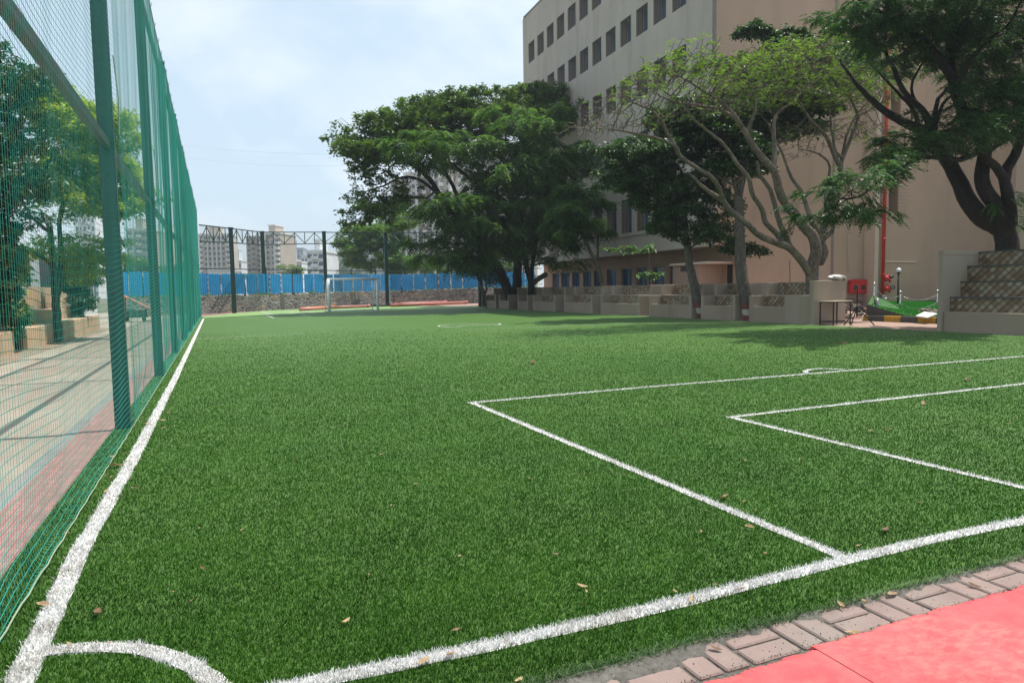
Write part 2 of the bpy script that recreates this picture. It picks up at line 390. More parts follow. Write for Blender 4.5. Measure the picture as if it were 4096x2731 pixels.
def blue_sheet():
    m, nt, b = new_mat('blue_sheet')
    p = pos_node(nt); n1 = noise(nt, p, 0.7, 4); n2 = noise(nt, pos_node(nt, (1, 1, 0.2)), 5.0, 4)
    c = mix(nt, ramp(nt, n1, [(0.35, 0.0), (0.7, 1.0)]), (0.022, 0.27, 0.57), (0.040, 0.36, 0.72))
    c = mix(nt, ramp(nt, n2, [(0.6, 0.0), (0.8, 0.35)]), c, (0.12, 0.28, 0.42))
    nt.links.new(c, b.inputs['Base Color']); b.inputs['Roughness'].default_value = 0.4; b.inputs['Specular IOR Level'].default_value = 0.5
    return m
MT['blue_sheet'] = blue_sheet()
def stone():
    m, nt, b = new_mat('rubble_stone')
    g = nt.nodes.new('ShaderNodeNewGeometry')
    sp = nt.nodes.new('ShaderNodeSeparateXYZ'); nt.links.new(g.outputs['Position'], sp.inputs[0])
    cb = nt.nodes.new('ShaderNodeCombineXYZ')
    nt.links.new(math_(nt, 'MULTIPLY', sp.outputs[0], 1.0), cb.inputs[0]); nt.links.new(math_(nt, 'MULTIPLY', sp.outputs[1], 0.25), cb.inputs[1]); nt.links.new(math_(nt, 'MULTIPLY', sp.outputs[2], 1.5), cb.inputs[2])
    v = cb.outputs[0]
    nz = nt.nodes.new('ShaderNodeTexNoise'); nz.inputs['Scale'].default_value = 2.5; nt.links.new(v, nz.inputs['Vector'])
    vm = nt.nodes.new('ShaderNodeVectorMath'); vm.operation = 'MULTIPLY_ADD'; vm.inputs[1].default_value = (0.25, 0.25, 0.25)
    nt.links.new(nz.outputs[1], vm.inputs[0]); nt.links.new(v, vm.inputs[2])
    v1 = nt.nodes.new('ShaderNodeTexVoronoi'); v1.feature = 'F1'; v1.inputs['Scale'].default_value = 2.7; nt.links.new(vm.outputs[0], v1.inputs['Vector'])
    v2 = nt.nodes.new('ShaderNodeTexVoronoi'); v2.feature = 'DISTANCE_TO_EDGE'; v2.inputs['Scale'].default_value = 2.7; nt.links.new(vm.outputs[0], v2.inputs['Vector'])
    spc = nt.nodes.new('ShaderNodeSeparateXYZ'); nt.links.new(v1.outputs['Color'], spc.inputs[0])
    st = ramp(nt, spc.outputs[0], [(0.0, (0.10, 0.10, 0.098)), (0.45, (0.165, 0.165, 0.16)), (0.90, (0.23, 0.225, 0.21)), (0.94, (0.34, 0.21, 0.09)), (1.0, (0.36, 0.25, 0.13))])
    fn = noise(nt, pos_node(nt), 14, 5, 0.7)
    st = mix(nt, ramp(nt, fn, [(0.3, 0.45), (0.6, 0.0)]), st, (0.03, 0.03, 0.03))
    mo = ramp(nt, v2.outputs[0], [(0.0, 1.0), (0.035, 1.0), (0.075, 0.0)])
    c = mix(nt, mo, st, mix(nt, fn, (0.24, 0.225, 0.205), (0.42, 0.395, 0.36)))
    nt.links.new(c, b.inputs['Base Color']); b.inputs['Roughness'].default_value = 0.9
    bump(nt, b, ramp(nt, v2.outputs[0], [(0.0, 0.6), (0.03, 0.4), (0.2, 1.0)]), 0.8, 0.08); return m
MT['stone'] = stone()
def tiles(name, h_axis, w, h):
    """grid of relief diamond tiles, brown and cream; h_axis: 0 (x) or 1 (y)"""
    m, nt, b = new_mat(name)
    g = nt.nodes.new('ShaderNodeNewGeometry'); sp = nt.nodes.new('ShaderNodeSeparateXYZ'); nt.links.new(g.outputs['Position'], sp.inputs[0])
    u = math_(nt, 'DIVIDE', sp.outputs[h_axis], w); v = math_(nt, 'DIVIDE', sp.outputs[2], h)
    a = math_(nt, 'ADD', u, v); c = math_(nt, 'SUBTRACT', u, v)
    fa = math_(nt, 'FLOOR', a); fc = math_(nt, 'FLOOR', c); ra = math_(nt, 'FRACT', a); rc = math_(nt, 'FRACT', c)
    cb = nt.nodes.new('ShaderNodeCombineXYZ'); nt.links.new(fa, cb.inputs[0]); nt.links.new(fc, cb.inputs[1])
    wn_ = nt.nodes.new('ShaderNodeTexWhiteNoise'); wn_.noise_dimensions = '2D'; nt.links.new(cb.outputs[0], wn_.inputs['Vector'])
    col = ramp(nt, wn_.outputs[0], [(0.0, (0.30, 0.22, 0.14)), (0.3, (0.20, 0.125, 0.07)), (0.55, (0.33, 0.28, 0.20)), (0.8, (0.23, 0.15, 0.085)), (1.0, (0.38, 0.34, 0.27))], 'CONSTANT')
    # pale stone in each diamond, its shaded side painted as a dark wedge; dark joints
    e = math_(nt, 'MINIMUM', math_(nt, 'MINIMUM', ra, rc), math_(nt, 'MINIMUM', math_(nt, 'SUBTRACT', 1.0, ra), math_(nt, 'SUBTRACT', 1.0, rc)))
    col = mix(nt, ramp(nt, e, [(0.0, 0.8), (0.05, 0.5), (0.16, 0.0)]), col, (0.08, 0.063, 0.048))
    wedge = math_(nt, 'GREATER_THAN', math_(nt, 'SUBTRACT', ra, 0.0), 0.66)
    col = mix(nt, math_(nt, 'MULTIPLY', wedge, 0.55), col, (0.06, 0.05, 0.04))
    nt.links.new(col, b.inputs['Base Color']); b.inputs['Roughness'].default_value = 0.35; b.inputs['Specular IOR Level'].default_value = 0.4
    return m
MT['tile'] = tiles('diamond_tiles', 1, 0.20, 0.185)
MT['tile_big'] = tiles('diamond_tiles_stand', 1, 0.20, 0.19)
def paver_mat():
    m, nt, b = new_mat('foreground_paver')
    p = pos_node(nt); n1 = noise(nt, p, 5, 5, 0.6); n2 = noise(nt, p, 130, 3, 0.7); n3 = noise(nt, p, 1.8, 4)
    c = mix(nt, ramp(nt, n1, [(0.35, 0.0), (0.65, 1.0)]), (0.215, 0.155, 0.135), (0.275, 0.195, 0.17))
    c = mix(nt, ramp(nt, n3, [(0.45, 0.0), (0.65, 0.6)]), c, (0.24, 0.205, 0.175))
    c = mix(nt, ramp(nt, n2, [(0.32, 0.5), (0.45, 0.0)]), c, (0.15, 0.12, 0.10))
    nt.links.new(c, b.inputs['Base Color']); b.inputs['Roughness'].default_value = 0.9; bump(nt, b, n2, 0.35, 0.003); return m
MT['paver'] = paver_mat()
def grit(name, c1, c2, s=45):
    m, nt, b = new_mat(name)
    p = pos_node(nt); n1 = noise(nt, p, s, 6, 0.75); n2 = noise(nt, p, 3, 4)
    c = mix(nt, ramp(nt, n1, [(0.35, 0.0), (0.65, 1.0)]), c1, c2); c = mix(nt, ramp(nt, n2, [(0.4, 0.0), (0.7, 0.5)]), c, tuple(x*0.6 for x in c1))
    nt.links.new(c, b.inputs['Base Color']); b.inputs['Roughness'].default_value = 0.95; bump(nt, b, n1, 0.7, 0.01); return m
MT['grit'] = grit('grit', (0.085, 0.078, 0.066), (0.18, 0.165, 0.14))
MT['soil'] = grit('soil', (0.20, 0.15, 0.11), (0.34, 0.27, 0.20), 12)
MT['shade_ground'] = grit('shade_ground', (0.07, 0.055, 0.042), (0.14, 0.11, 0.085), 12)
MT['far_ground'] = grit('far_ground', (0.10, 0.11, 0.06), (0.16, 0.15, 0.10), 0.5)
def court():
    m, nt, b = new_mat('court_concrete')
    p = pos_node(nt); n1 = noise(nt, p, 0.6, 5); n2 = noise(nt, p, 30, 5, 0.7)
    c = mix(nt, ramp(nt, n1, [(0.35, 0.0), (0.7, 1.0)]), (0.29, 0.245, 0.19), (0.39, 0.335, 0.26)); c = mix(nt, ramp(nt, n2, [(0.3, 0.4), (0.6, 0.0)]), c, (0.2, 0.18, 0.15))
    nt.links.new(c, b.inputs['Base Color']); b.inputs['Roughness'].default_value = 0.9; return m
MT['court'] = court()
def brick_floor(name, c1, c2, mortar, sc, offs=0.5):
    m, nt, b = new_mat(name)
    p = pos_node(nt, rot=(0, 0, math.pi/2)); br = nt.nodes.new('ShaderNodeTexBrick'); br.inputs['Scale'].default_value = sc
    br.inputs['Color1'].default_value = (*c1, 1); br.inputs['Color2'].default_value = (*c2, 1); br.inputs['Mortar'].default_value = (*mortar, 1)
    br.inputs['Mortar Size'].default_value = 0.02; br.offset = offs
    nt.links.new(p, br.inputs['Vector']); nz = noise(nt, pos_node(nt), 6, 5)
    nt.links.new(mix(nt, ramp(nt, nz, [(0.4, 0.0), (0.7, 0.5)]), br.outputs[0], tuple(x*0.7 for x in c2)), b.inputs['Base Color']); b.inputs['Roughness'].default_value = 0.9; return m
MT['pink_pave'] = brick_floor('pink_pavers', (0.42, 0.22, 0.19), (0.34, 0.18, 0.16), (0.22, 0.14, 0.12), 5.0)
MT['path_pave'] = brick_floor('path_pavers', (0.46, 0.30, 0.24), (0.38, 0.25, 0.20), (0.22, 0.15, 0.12), 4.0)
def red_slab():
    m, nt, b = new_mat('red_slab')
    p = pos_node(nt); n1 = noise(nt, p, 6, 6, 0.65); n2 = noise(nt, pos_node(nt, (1, 1.7, 1), (0, 0, 0.6)), 16, 6, 0.75); n3 = noise(nt, p, 95, 2, 0.6); n4 = noise(nt, p, 1.4, 3)
    c = mix(nt, ramp(nt, n1, [(0.35, 0.0), (0.65, 1.0)]), (0.74, 0.070, 0.078), (0.86, 0.105, 0.11))
    wear = math_(nt, 'MULTIPLY', ramp(nt, n2, [(0.44, 0.0), (0.62, 0.75)]), ramp(nt, n4, [(0.34, 0.0), (0.58, 1.0)]))
    c = mix(nt, wear, c, (0.42, 0.20, 0.16)); c = mix(nt, ramp(nt, n3, [(0.27, 0.8), (0.31, 0.0)]), c, (0.10, 0.05, 0.04))
    nt.links.new(c, b.inputs['Base Color']); b.inputs['Roughness'].default_value = 0.6; b.inputs['Specular IOR Level'].default_value = 0.35
    n5 = noise(nt, p, 260, 3, 0.8); bump(nt, b, mix(nt, 0.6, n1, n5), 0.45, 0.006); return m
MT['red_slab'] = red_slab()
def hill_mat():
    m, nt, b = new_mat('hill_scrub')
    p = pos_node(nt); n1 = noise(nt, p, 0.05, 6, 0.7); n2 = noise(nt, p, 0.012, 3)
    c = ramp(nt, n1, [(0.35, (0.025, 0.05, 0.02)), (0.52, (0.06, 0.10, 0.04)), (0.7, (0.12, 0.15, 0.07))])
    nt.links.new(c, b.inputs['Base Color']); b.inputs['Roughness'].default_value = 0.95; bump(nt, b, n1, 1.0, 8.0); return m
MT['hill'] = hill_mat()
# ------------------------------------------------------------------ ground, pitch, pavements
rng = np.random.default_rng(7)
random.seed(5)
def sheet(name, poly, z, mat, thick=0.0):
    if thick: o = MB().prism(poly, z-thick, z).build(name, mat)
    else: o = MB().poly([(p[0], p[1], z) for p in poly]).build(name, mat)
    return tag(o, kind='structure')
sheet('ground', [(-2500, -60), (2500, -60), (2500, 3500), (-2500, 3500)], -0.075, MT['far_ground'])
far_edge = [G(468, 726.5), G(539, 719.5), G(610, 713.2), G(750, 707.8), G(890, 703), G(1104, 703)]
TX = 17.72
turf_poly = [(-0.98, 1.985), (TX, 1.985), (TX, 46.8)]+[(p.x, p.y) for p in reversed(far_edge)]+[(-0.98, 43)]
sheet('turf', turf_poly, 0.0, MT['turf'], 0.06)
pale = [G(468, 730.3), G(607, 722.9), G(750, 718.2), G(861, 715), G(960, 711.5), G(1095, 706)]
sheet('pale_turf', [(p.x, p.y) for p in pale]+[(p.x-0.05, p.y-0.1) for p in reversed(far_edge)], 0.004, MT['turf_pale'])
sheet('court', [(-1.35, -3), (-1.35, 44), (-1.35, 62), (-14, 62), (-14, -3)], -0.03, MT['court'])
sheet('court_edge_strip', [(-1.27, -3), (-1.27, 44), (-1.40, 44), (-1.40, -3)], -0.022, MT['cement'])
sheet('paver_strip', [(-0.97, -3), (-0.97, 44), (-1.28, 44), (-1.28, -3)], -0.014, MT['pink_pave'])
sheet('soil_strip', [(-3.95, -3), (-3.9, 32), (-4.6, 34), (-4.6, -3)], -0.026, MT['soil'])
sheet('rear_pavement', [(-6, 43.5), (-0.98, 43.5), (1.0, 49.5), (3.5, 56.5), (9, 59.5), (14.3, 62), (19.5, 50), (21, 47), (26, 47), (26, 75), (-6, 75)], -0.05, MT['pink_pave'])
sheet('side_path', [(TX+0.01, -6), (60, -6), (60, 28.2), (24.4, 28.2), (24.4, 75), (TX+0.01, 75)], -0.012, MT['path_pave'])

sheet('seat_gap_shade', [(TX+0.012, 16.7), (20.3, 16.7), (20.3, 52), (TX+0.012, 52)], -0.006, MT['shade_ground'])  # dark ground sheet added to deepen the shade in the gaps between seats
# ---- painted lines (rough-edged strips; white fibres stand on them near the eye)
LINES = []
def line(name, pts, w, step=0.12, z=0.002, fibres=True):
    pts = [Vector((p[0], p[1], 0)) for p in pts]
    out = []
    for a, b in zip(pts[:-1], pts[1:]):
        n = max(1, int((b-a).length/step)); out += [a.lerp(b, i/n) for i in range(n)]
    out.append(pts[-1])
    L, Rr = [], []
    for i, p in enumerate(out):
        d = (out[min(i+1, len(out)-1)]-out[max(i-1, 0)]).normalized(); nrm = Vector((-d.y, d.x, 0))
        L.append(p+nrm*(w/2+random.uniform(-1, 1)*w*0.07)); Rr.append(p-nrm*(w/2+random.uniform(-1, 1)*w*0.07))
    n = len(out); V = [(p.x, p.y, z) for p in L]+[(p.x, p.y, z) for p in Rr]
    o = mesh_obj(name, V, [(n+i, n+i+1, i+1, i) for i in range(n-1)], MT['line_white'])
    tag(o, kind='structure')
    if fibres: LINES.append((name, np.array([[p.x, p.y] for p in out]), w, o))
    return o
line('touchline', [(-0.665, 1.6), (-0.67, 3.0), (-0.70, 4.05), (-0.69, 4.4), (-0.665, 6), (-0.64, 12), (-0.65, 40.2)], 0.092)
line('goal_line', [(-0.665, 2.33), (0.3, 2.315), (0.9, 2.285), (1.74, 2.285), (2.7, 2.315), (3.3, 2.33), (3.96, 2.30), (9, 2.32), (17.6, 2.32)], 0.075, z=0.0028)
line('penalty_area_line', [(2.69, 2.33), (2.665, 7.45)], 0.062, z=0.0036)
line('penalty_area_front_line', [(2.63, 7.47), (5.1, 7.55), (9, 7.52), (12.75, 7.49), (14.6, 7.5)], 0.058, z=0.0044)
line('goal_area_line', [(4.62, 2.33), (4.63, 5.38)], 0.056, z=0.0036)
line('goal_area_front_line', [(4.60, 5.40), (7, 5.44), (9.34, 5.47), (12.6, 5.47)], 0.056, z=0.0044)
line('corner_arc', [G(x, y) for x, y in ((100, 1500), (150, 1491), (210, 1487), (270, 1488), (330, 1492), (380, 1504), (425, 1523), (465, 1545), (500, 1570), (520, 1590), (530, 1620))], 0.068, 0.04, z=0.0052)
line('penalty_arc', [G(x, y) for x, y in ((1852, 857), (1849, 852), (1862, 848.5), (1890, 847), (1920, 847.5), (1938, 849.5))], 0.07, 0.05, z=0.0052)
line('halfway_line', [G(448, 779), G(700, 766)], 0.04, fibres=False, z=0.005)
line('halfway_line', [G(1040, 757.5), G(1180, 753.0), G(1400, 744.5), G(1720, 741)], 0.03, fibres=False, z=0.005)
line('centre_circle', [G(x, y) for x, y in ((1060, 751), (1030, 751), (1009, 749.5), (1007, 748), (1030, 745.8), (1070, 744.6), (1110, 743.8), (1146, 743.2), (1150, 745), (1135, 746.5), (1090, 747.5), (1050, 748.6))], 0.07, 0.1, fibres=False)
s = S(700, 1150, 2.94)
for a, b in (((1010, 288), (1160, 323)), ((1075, 330), (1160, 360)), ((1300, 277), (1470, 305)), ((1465, 312), (1535, 328)), ((1460, 268), (1650, 298))):
    line('crease_line', [G(*s(*a)), G(*s(*b))], 0.09, fibres=False, z=0.014)
line('far_goal_line', [G(*s(1160, 321)), G(*s(1460, 309)), G(*s(1790, 296))], 0.07, fibres=False, z=0.012)
line('side_touchline', [(17.60, 10), (17.60, 46)], 0.05, fibres=False)

# ---- turf fibres near the eye
def blades(pos, h, w, lean, v, name, mat, attr_jit=0.25):
    n = len(pos); ang = rng.uniform(0, 2*np.pi, n); la = rng.uniform(0, 2*np.pi, n)
    dx, dy = np.cos(ang)*w/2, np.sin(ang)*w/2
    lx, ly = np.cos(la)*lean, np.sin(la)*lean
    V = np.zeros((n, 5, 3))
    V[:, 0] = np.c_[pos[:, 0]-dx, pos[:, 1]-dy, np.zeros(n)]; V[:, 1] = np.c_[pos[:, 0]+dx, pos[:, 1]+dy, np.zeros(n)]
    V[:, 2] = np.c_[pos[:, 0]+dx*0.8+lx*0.35, pos[:, 1]+dy*0.8+ly*0.35, h*0.6]; V[:, 3] = np.c_[pos[:, 0]-dx*0.8+lx*0.35, pos[:, 1]-dy*0.8+ly*0.35, h*0.6]
    V[:, 4] = np.c_[pos[:, 0]+lx, pos[:, 1]+ly, h]
    base = np.arange(n)*5
    quads = np.c_[base, base+1, base+2, base+3]; tris = np.c_[base+3, base+2, base+4]
    flat = np.empty((n, 7), dtype=np.int64); flat[:, :4] = quads; flat[:, 4:] = tris
    me = bpy.data.meshes.new(name)
    V = V.reshape(-1, 3); me.vertices.add(len(V)); me.vertices.foreach_set('co', V.astype(np.float32).ravel())
    me.loops.add(n*7); me.loops.foreach_set('vertex_index', flat.ravel().astype(np.int32))
    tot = np.tile([4, 3], n).astype(np.int32); st = np.concatenate(([0], np.cumsum(tot)[:-1])).astype(np.int32)
    me.polygons.add(n*2); me.polygons.foreach_set('loop_start', st); me.polygons.foreach_set('loop_total', tot)
    me.materials.append(mat); me.update(calc_edges=True); me.polygons.foreach_set('use_smooth', np.zeros(n*2, dtype=bool))
    a = me.attributes.new('v', 'FLOAT', 'POINT'); a.data.foreach_set('value', np.repeat(v, 5).astype(np.float32))
    o = bpy.data.objects.new(name, me); COL.objects.link(o); ORG[o.name] = Vector((0, 0, 0)); return o
def smooth_noise(x, y, seed=0):
    r_ = np.random.default_rng(seed); t = np.zeros_like(x)
    for k in range(10):
        f = r_.uniform(1.0, 14.0); a = r_.uniform(0, 2*np.pi); ph = r_.uniform(0, 6.28); t += np.sin((x*np.cos(a)+y*np.sin(a))*f+ph)/math.sqrt(10)
    return t
def seg_dist(P, Q):
    d = np.full(len(P), 1e9)
    for a, b in zip(Q[:-1], Q[1:]):
        ab = b-a; t = np.clip(((P-a)@ab)/max(1e-12, ab@ab), 0, 1); d = np.minimum(d, np.linalg.norm(P-(a+t[:, None]*ab), axis=1))
    return d
NB = 820000
th = rng.uniform(_ya-R(43), _ya+R(43), NB); rr = 2.05*np.exp(rng.uniform(0, math.log(26/2.05), NB)); okr = rng.uniform(0, 1, NB) < np.clip((26-rr)/16, 0, 1)**1.3; th, rr = th[okr], rr[okr]
P = np.c_[np.sin(th)*rr, np.cos(th)*rr]
edge = 1.978+0.012*smooth_noise(P[:, 0]*2, P[:, 0]*0, 3)
keep = (P[:, 0] > -0.97) & (P[:, 0] < TX) & (P[:, 1] > edge)
P = P[keep]; rr = rr[keep]
near = rr < 10
white = np.zeros(len(P), dtype=bool); owner = np.full(len(P), -1)
for k, (nm, Q, w, o) in enumerate(LINES):
    # coarse copy of the polyline for the distance test
    Qc = Q[::6] if len(Q) > 12 else Q
    Qc = np.vstack([Qc, Q[-1]])
    d = seg_dist(P, Qc); m_ = d < w/2*(1+0.10*rng.standard_normal(len(P)))
    m_ &= rng.uniform(0, 1, len(P)) > 0.05; white |= m_; owner[m_] = k
w_all = 0.0011+0.00060*rr
h_all = rng.uniform(0.010, 0.020, len(P))
patch = smooth_noise(P[:, 0], P[:, 1], 1)
fine_p = np.sin(P[:, 0]*41+3*np.sin(P[:, 1]*17))*np.sin(P[:, 1]*37+3*np.sin(P[:, 0]*19+1))
v = np.clip(0.36+0.12*patch+0.10*fine_p+0.13*np.clip(smooth_noise(P[:, 0]*2.6, P[:, 1]*2.6, 21)-0.7, 0, 2)+0.24*rng.standard_normal(len(P))+0.022*(rr-2), 0, 1)  # last term paints fibres paler with distance, for the brighter grazing view
g = ~white
dusty = g & (P[:, 1] < 2.005+0.015*patch)
gg = g & ~dusty
o = blades(P[gg], h_all[gg], w_all[gg], rng.uniform(0.004, 0.016, gg.sum()), v[gg], 'turf_fibres', MT['blade']); tag(o, kind='stuff', label='short green artificial turf fibres', cat='grass')
for k, (nm, Q, w, ow) in enumerate(LINES):
    m_ = owner == k
    if m_.sum() < 20: continue
    vv = np.clip(0.62+0.22*rng.standard_normal(m_.sum())+0.22*smooth_noise(P[m_, 0]*2.3, P[m_, 1]*2.3, 15), 0, 1)
    fo = blades(P[m_]-np.array([ow.location.x, ow.location.y]), h_all[m_]*0.95+0.002, w_all[m_]*1.1, rng.uniform(0.004, 0.019, m_.sum()), vv, 'white_fibres', MT['blade_white']); fo.parent = ow
n = 7000
ex = np.exp(rng.uniform(math.log(0.25), math.log(6.5), n)); ey = 1.985+np.abs(rng.normal(0, 0.02, n))-0.012
o = blades(np.c_[ex, ey], rng.uniform(0.008, 0.030, n), 0.0020+0.0005*ex, rng.uniform(0.015, 0.05, n), rng.uniform(0, 1, n), 'edge_fibres', MT['blade_dusty']); tag(o, kind='stuff', label='dusty splayed grass fibres along the turf edge', cat='grass')

# ---- foreground: grit bed, pavers, red slab
def hfield(name, x0, x1, y0, y1, nx, ny, fn, mat):
    X, Y = np.meshgrid(np.linspace(x0, x1, nx), np.linspace(y0, y1, ny)); Z = fn(X, Y)
    V = np.c_[X.ravel(), Y.ravel(), Z.ravel()]; i = np.arange(nx*ny).reshape(ny, nx)
    F = np.c_[i[:-1, :-1].ravel(), i[:-1, 1:].ravel(), i[1:, 1:].ravel(), i[1:, :-1].ravel()]
    return mesh_obj(name, V, F, mat, smooth=True)
def bed(X, Y):
    t = np.clip((Y-(1.935-0.07*np.clip((1.62-X)/0.25, 0, 1)+0.020*smooth_noise(X*3.2, Y*3.2, 4)))/0.05, 0, 1); t = t*t*(3-2*t)
    return -0.010+0.0165*t*(1+0.15*smooth_noise(X*9, Y*9, 5))+0.0012*smooth_noise(X*16, Y*16, 6)
tag(hfield('grit_bed', 0.0, 6.0, 1.70, 1.99, 700, 50, bed, MT['grit']), kind='structure')
blk = MB(); mod = 0.2315
k0 = 0
for k in range(-6, 16):
    x = 1.655+k*mod
    if k % 2 == 0:
        for j in range(2):
            blk.bbox(x+0.004, 1.800+j*0.108, -0.05, x+0.219, 1.896+j*0.108, 0.001+random.uniform(-.001, .001), 0.006)
    else:
        for j in range(2):
            blk.bbox(x+j*0.113+0.003, 1.800+random.uniform(-.003, .003), -0.05, x+j*0.113+0.103, 2.008, 0.001+random.uniform(-.001, .001), 0.006)
tag(blk.build('edge_pavers', MT['paver']), kind='structure')
def slab(x0, x1, off, name):
    top = []; nseg = int((x1-x0)/0.012)
    for i in range(nseg+1):
        x = x0+(x1-x0)*i/nseg
        y = 1.772+off+0.012*float(smooth_noise(np.array([x*5]), np.array([0.0]), 8)[0])+0.004*float(smooth_noise(np.array([x*24]), np.array([1.0]), 9)[0])
        top.append((x, y))
    m = MB(); n_ = len(top)
    lo = [(x, y+0.006, -0.02) for x, y in top]; md = [(x, y, 0.010) for x, y in top]; hi = [(x, y-0.012, 0.014) for x, y in top]; bk = [(x, 0.2, 0.014) for x, y in top]
    for A, B in ((lo, md), (md, hi), (hi, bk)):
        for i in range(n_-1): m.poly([A[i], B[i], B[i+1], A[i+1]])
    e = [lo[0], md[0], hi[0], bk[0], (x0, 0.2, -0.02)]; m.poly(e); e = [lo[-1], md[-1], hi[-1], bk[-1], (x1, 0.2, -0.02)]; m.poly(list(reversed(e)))
    return tag(m.build(name, MT['red_slab']), kind='structure')
tag(MB().box(1.8975, 0.2, -0.03, 1.9025, 1.77, 0.0132).build('joint_filler', MT['black_steel']), kind='structure')
slab(-1.0, 1.897, -0.012, 'red_walkway'); slab(1.903, 6.5, 0.012, 'red_walkway')

# ---- loose grit grains and crumbs
gr = MB()
for i in range(1300):
    x = random.uniform(0.9, 4.2); y = random.choice([random.uniform(1.76, 2.0), random.gauss(1.795, 0.012), random.uniform(1.3, 1.76)]); r_ = random.uniform(0.0012, 0.0032)
    if y < 1.775: r_ *= 0.6
    z = 0.002 if y > 1.79 else 0.0145
    if y > 1.9: z = 0.007
    c = Vector((x, y, z)); n_ = len(gr.v)
    gr.v += [(c.x-r_, c.y, c.z), (c.x, c.y-r_, c.z), (c.x+r_, c.y, c.z), (c.x, c.y+r_*.8, c.z), (c.x, c.y, c.z+r_)]
    gr.f += [(n_, n_+1, n_+4), (n_+1, n_+2, n_+4), (n_+2, n_+3, n_+4), (n_+3, n_, n_+4)]
tag(gr.build('grit_grains', MT['black_steel']), 'dark grit grains scattered over the edge pavers', 'grit', kind='stuff')

# ---- fallen leaves
def leaf_mesh(seed, L=0.05):
    rd = random.Random(seed); m = MB(); n = 7; cur = rd.uniform(0.3, 0.9); rows = []
    for i in range(n):
        t = i/(n-1); w = L*0.28*math.sin(math.pi*min(1, t*0.93+0.05))**0.8; a = (t-0.5)*cur*1.6
        x = math.sin(a)*L/ max(cur, .3)*0.9; z = (1-math.cos(a))*L/max(cur, .3)*0.9+0.004
        rows.append([(x, -w, z+w*rd.uniform(0.2, 0.8)), (x, 0, z), (x, w, z+w*rd.uniform(0.2, 0.8))])
    for r_ in rows: m.v += r_
    for i in range(n-1):
        for j in range(2): m.f.append((i*3+j, i*3+j+1, i*3+j+4, i*3+j+3))
    m.tube([rows[0][1], (rows[0][1][0]-L*0.25, 0.002, 0.006)], 0.0012, 4)
    return m
leafm = []
for sd in range(6):
    m = leaf_mesh(sd, 1.0); o = mesh_obj('fallen_leaf', m.v, m.f, MT['dry_leaf'], attr=np.full(len(m.v), [0.15, 0.5, 0.9, 0.35, 0.7, 1.0][sd])); COL.objects.unlink(o); leafm.append(o)
def put_leaf(px, py, size, kind, label, group='dry leaves fallen on the turf', z=0.02):
    p = G(px, py, z); o = leafm[kind].copy(); COL.objects.link(o); o.location = (p.x, p.y, z-0.002); o.scale = (size*0.72,)*3
    o.rotation_euler = (random.uniform(-.3, .3), random.uniform(-.3, .3), random.uniform(0, 6.28)); tag(o, label, 'leaf', group); return o
put_leaf(794, 1427, 0.052, 2, 'tan curled leaf lying alone on the near turf left of the goal line')
put_leaf(1035, 1500, 0.055, 1, 'tan leaf resting on the white goal line near the bottom edge')
put_leaf(975, 1515, 0.055, 4, 'light brown leaf just left of another on the white goal line')
put_leaf(1663, 1141, 0.085, 3, 'large twisted brown leaf beside the penalty area side line')
put_leaf(2033, 1217, 0.07, 0, 'dark brown curled leaf inside the goal area corner at right')
put_leaf(1758, 1270, 0.05, 1, 'square tan leaf left of the penalty area side line')
put_leaf(1720, 1208, 0.06, 4, 'ragged tan leaf close by the thick part of the penalty line')
put_leaf(270, 1068, 0.11, 3, 'long curled brown leaf between the net and the touchline')
put_leaf(1995, 989, 0.07, 2, 'pale tan leaf inside the goal area near its corner')
put_leaf(2043, 986, 0.075, 4, 'pale leaf to the right of another inside the goal area')
put_leaf(2120, 925, 0.10, 1, 'brown leaf between the two box front lines')
put_leaf(2222, 872, 0.13, 0, 'brown leaf just above the goal area front line')
put_leaf(1932, 789, 0.28, 1, 'long pale leaf lying in the tree shade at right')
put_leaf(1223, 834, 0.22, 0, 'dark twig-like leaf on the middle of the pitch')
put_leaf(1335, 1345, 0.05, 2, 'small orange leaf on the turf above the goal line')
put_leaf(2050, 1363, 0.06, 4, 'yellow brown leaf where the turf meets the pavers', z=0.012)
put_leaf(1985, 1380, 0.045, 2, 'tan rounded leaf on the edge pavers')
put_leaf(1933, 1388, 0.04, 5, 'yellow leaf tip at the frayed turf edge')
put_leaf(1960, 1452, 0.05, 5, 'small leaf standing at the red walkway edge', z=0.014)
put_leaf(1640, 1487, 0.05, 0, 'dark dry leaf at the lower end of the paver row', z=0.012)
put_leaf(1193, 1560, 0.04, 5, 'yellow leaf at the very bottom edge of the turf')
put_leaf(2240, 1345, 0.05, 0, 'dark thin leaf on the upper right pavers', z=0.01)
put_leaf(1700, 1352, 0.045, 3, 'brown leaf lying across the goal line at right')
put_leaf(1590, 1374, 0.045, 5, 'yellow leaf lying across the goal line above the pavers')
for i in range(110):
    y = 735+ (1540-735)*random.random()**1.9; x = random.uniform(150, 2330)
    p = G(x, y, 0.02)
    if p.x < -0.9 or p.y < 2.1 or p.x > 17.2 or p.y > 44: continue
    d = math.hypot(p.x, p.y); put_leaf(x, y, random.uniform(0.018, 0.030)+0.0012*d, random.randrange(6), 'small dry leaf flake scattered on the green turf', 'small leaf flakes on the turf')
for i in range(26):
    y = random.uniform(2.8, 11); p = Vector((random.uniform(-0.85, -0.5), y, 0.02)); o = leafm[random.randrange(6)].copy(); COL.objects.link(o); o.location = p; o.scale = (random.uniform(.03, .05),)*3; o.rotation_euler = (0.2, 0.1, random.uniform(0, 6))
    tag(o, 'small dry leaf caught along the foot of the net by the touchline', 'leaf', 'leaves along the net foot')
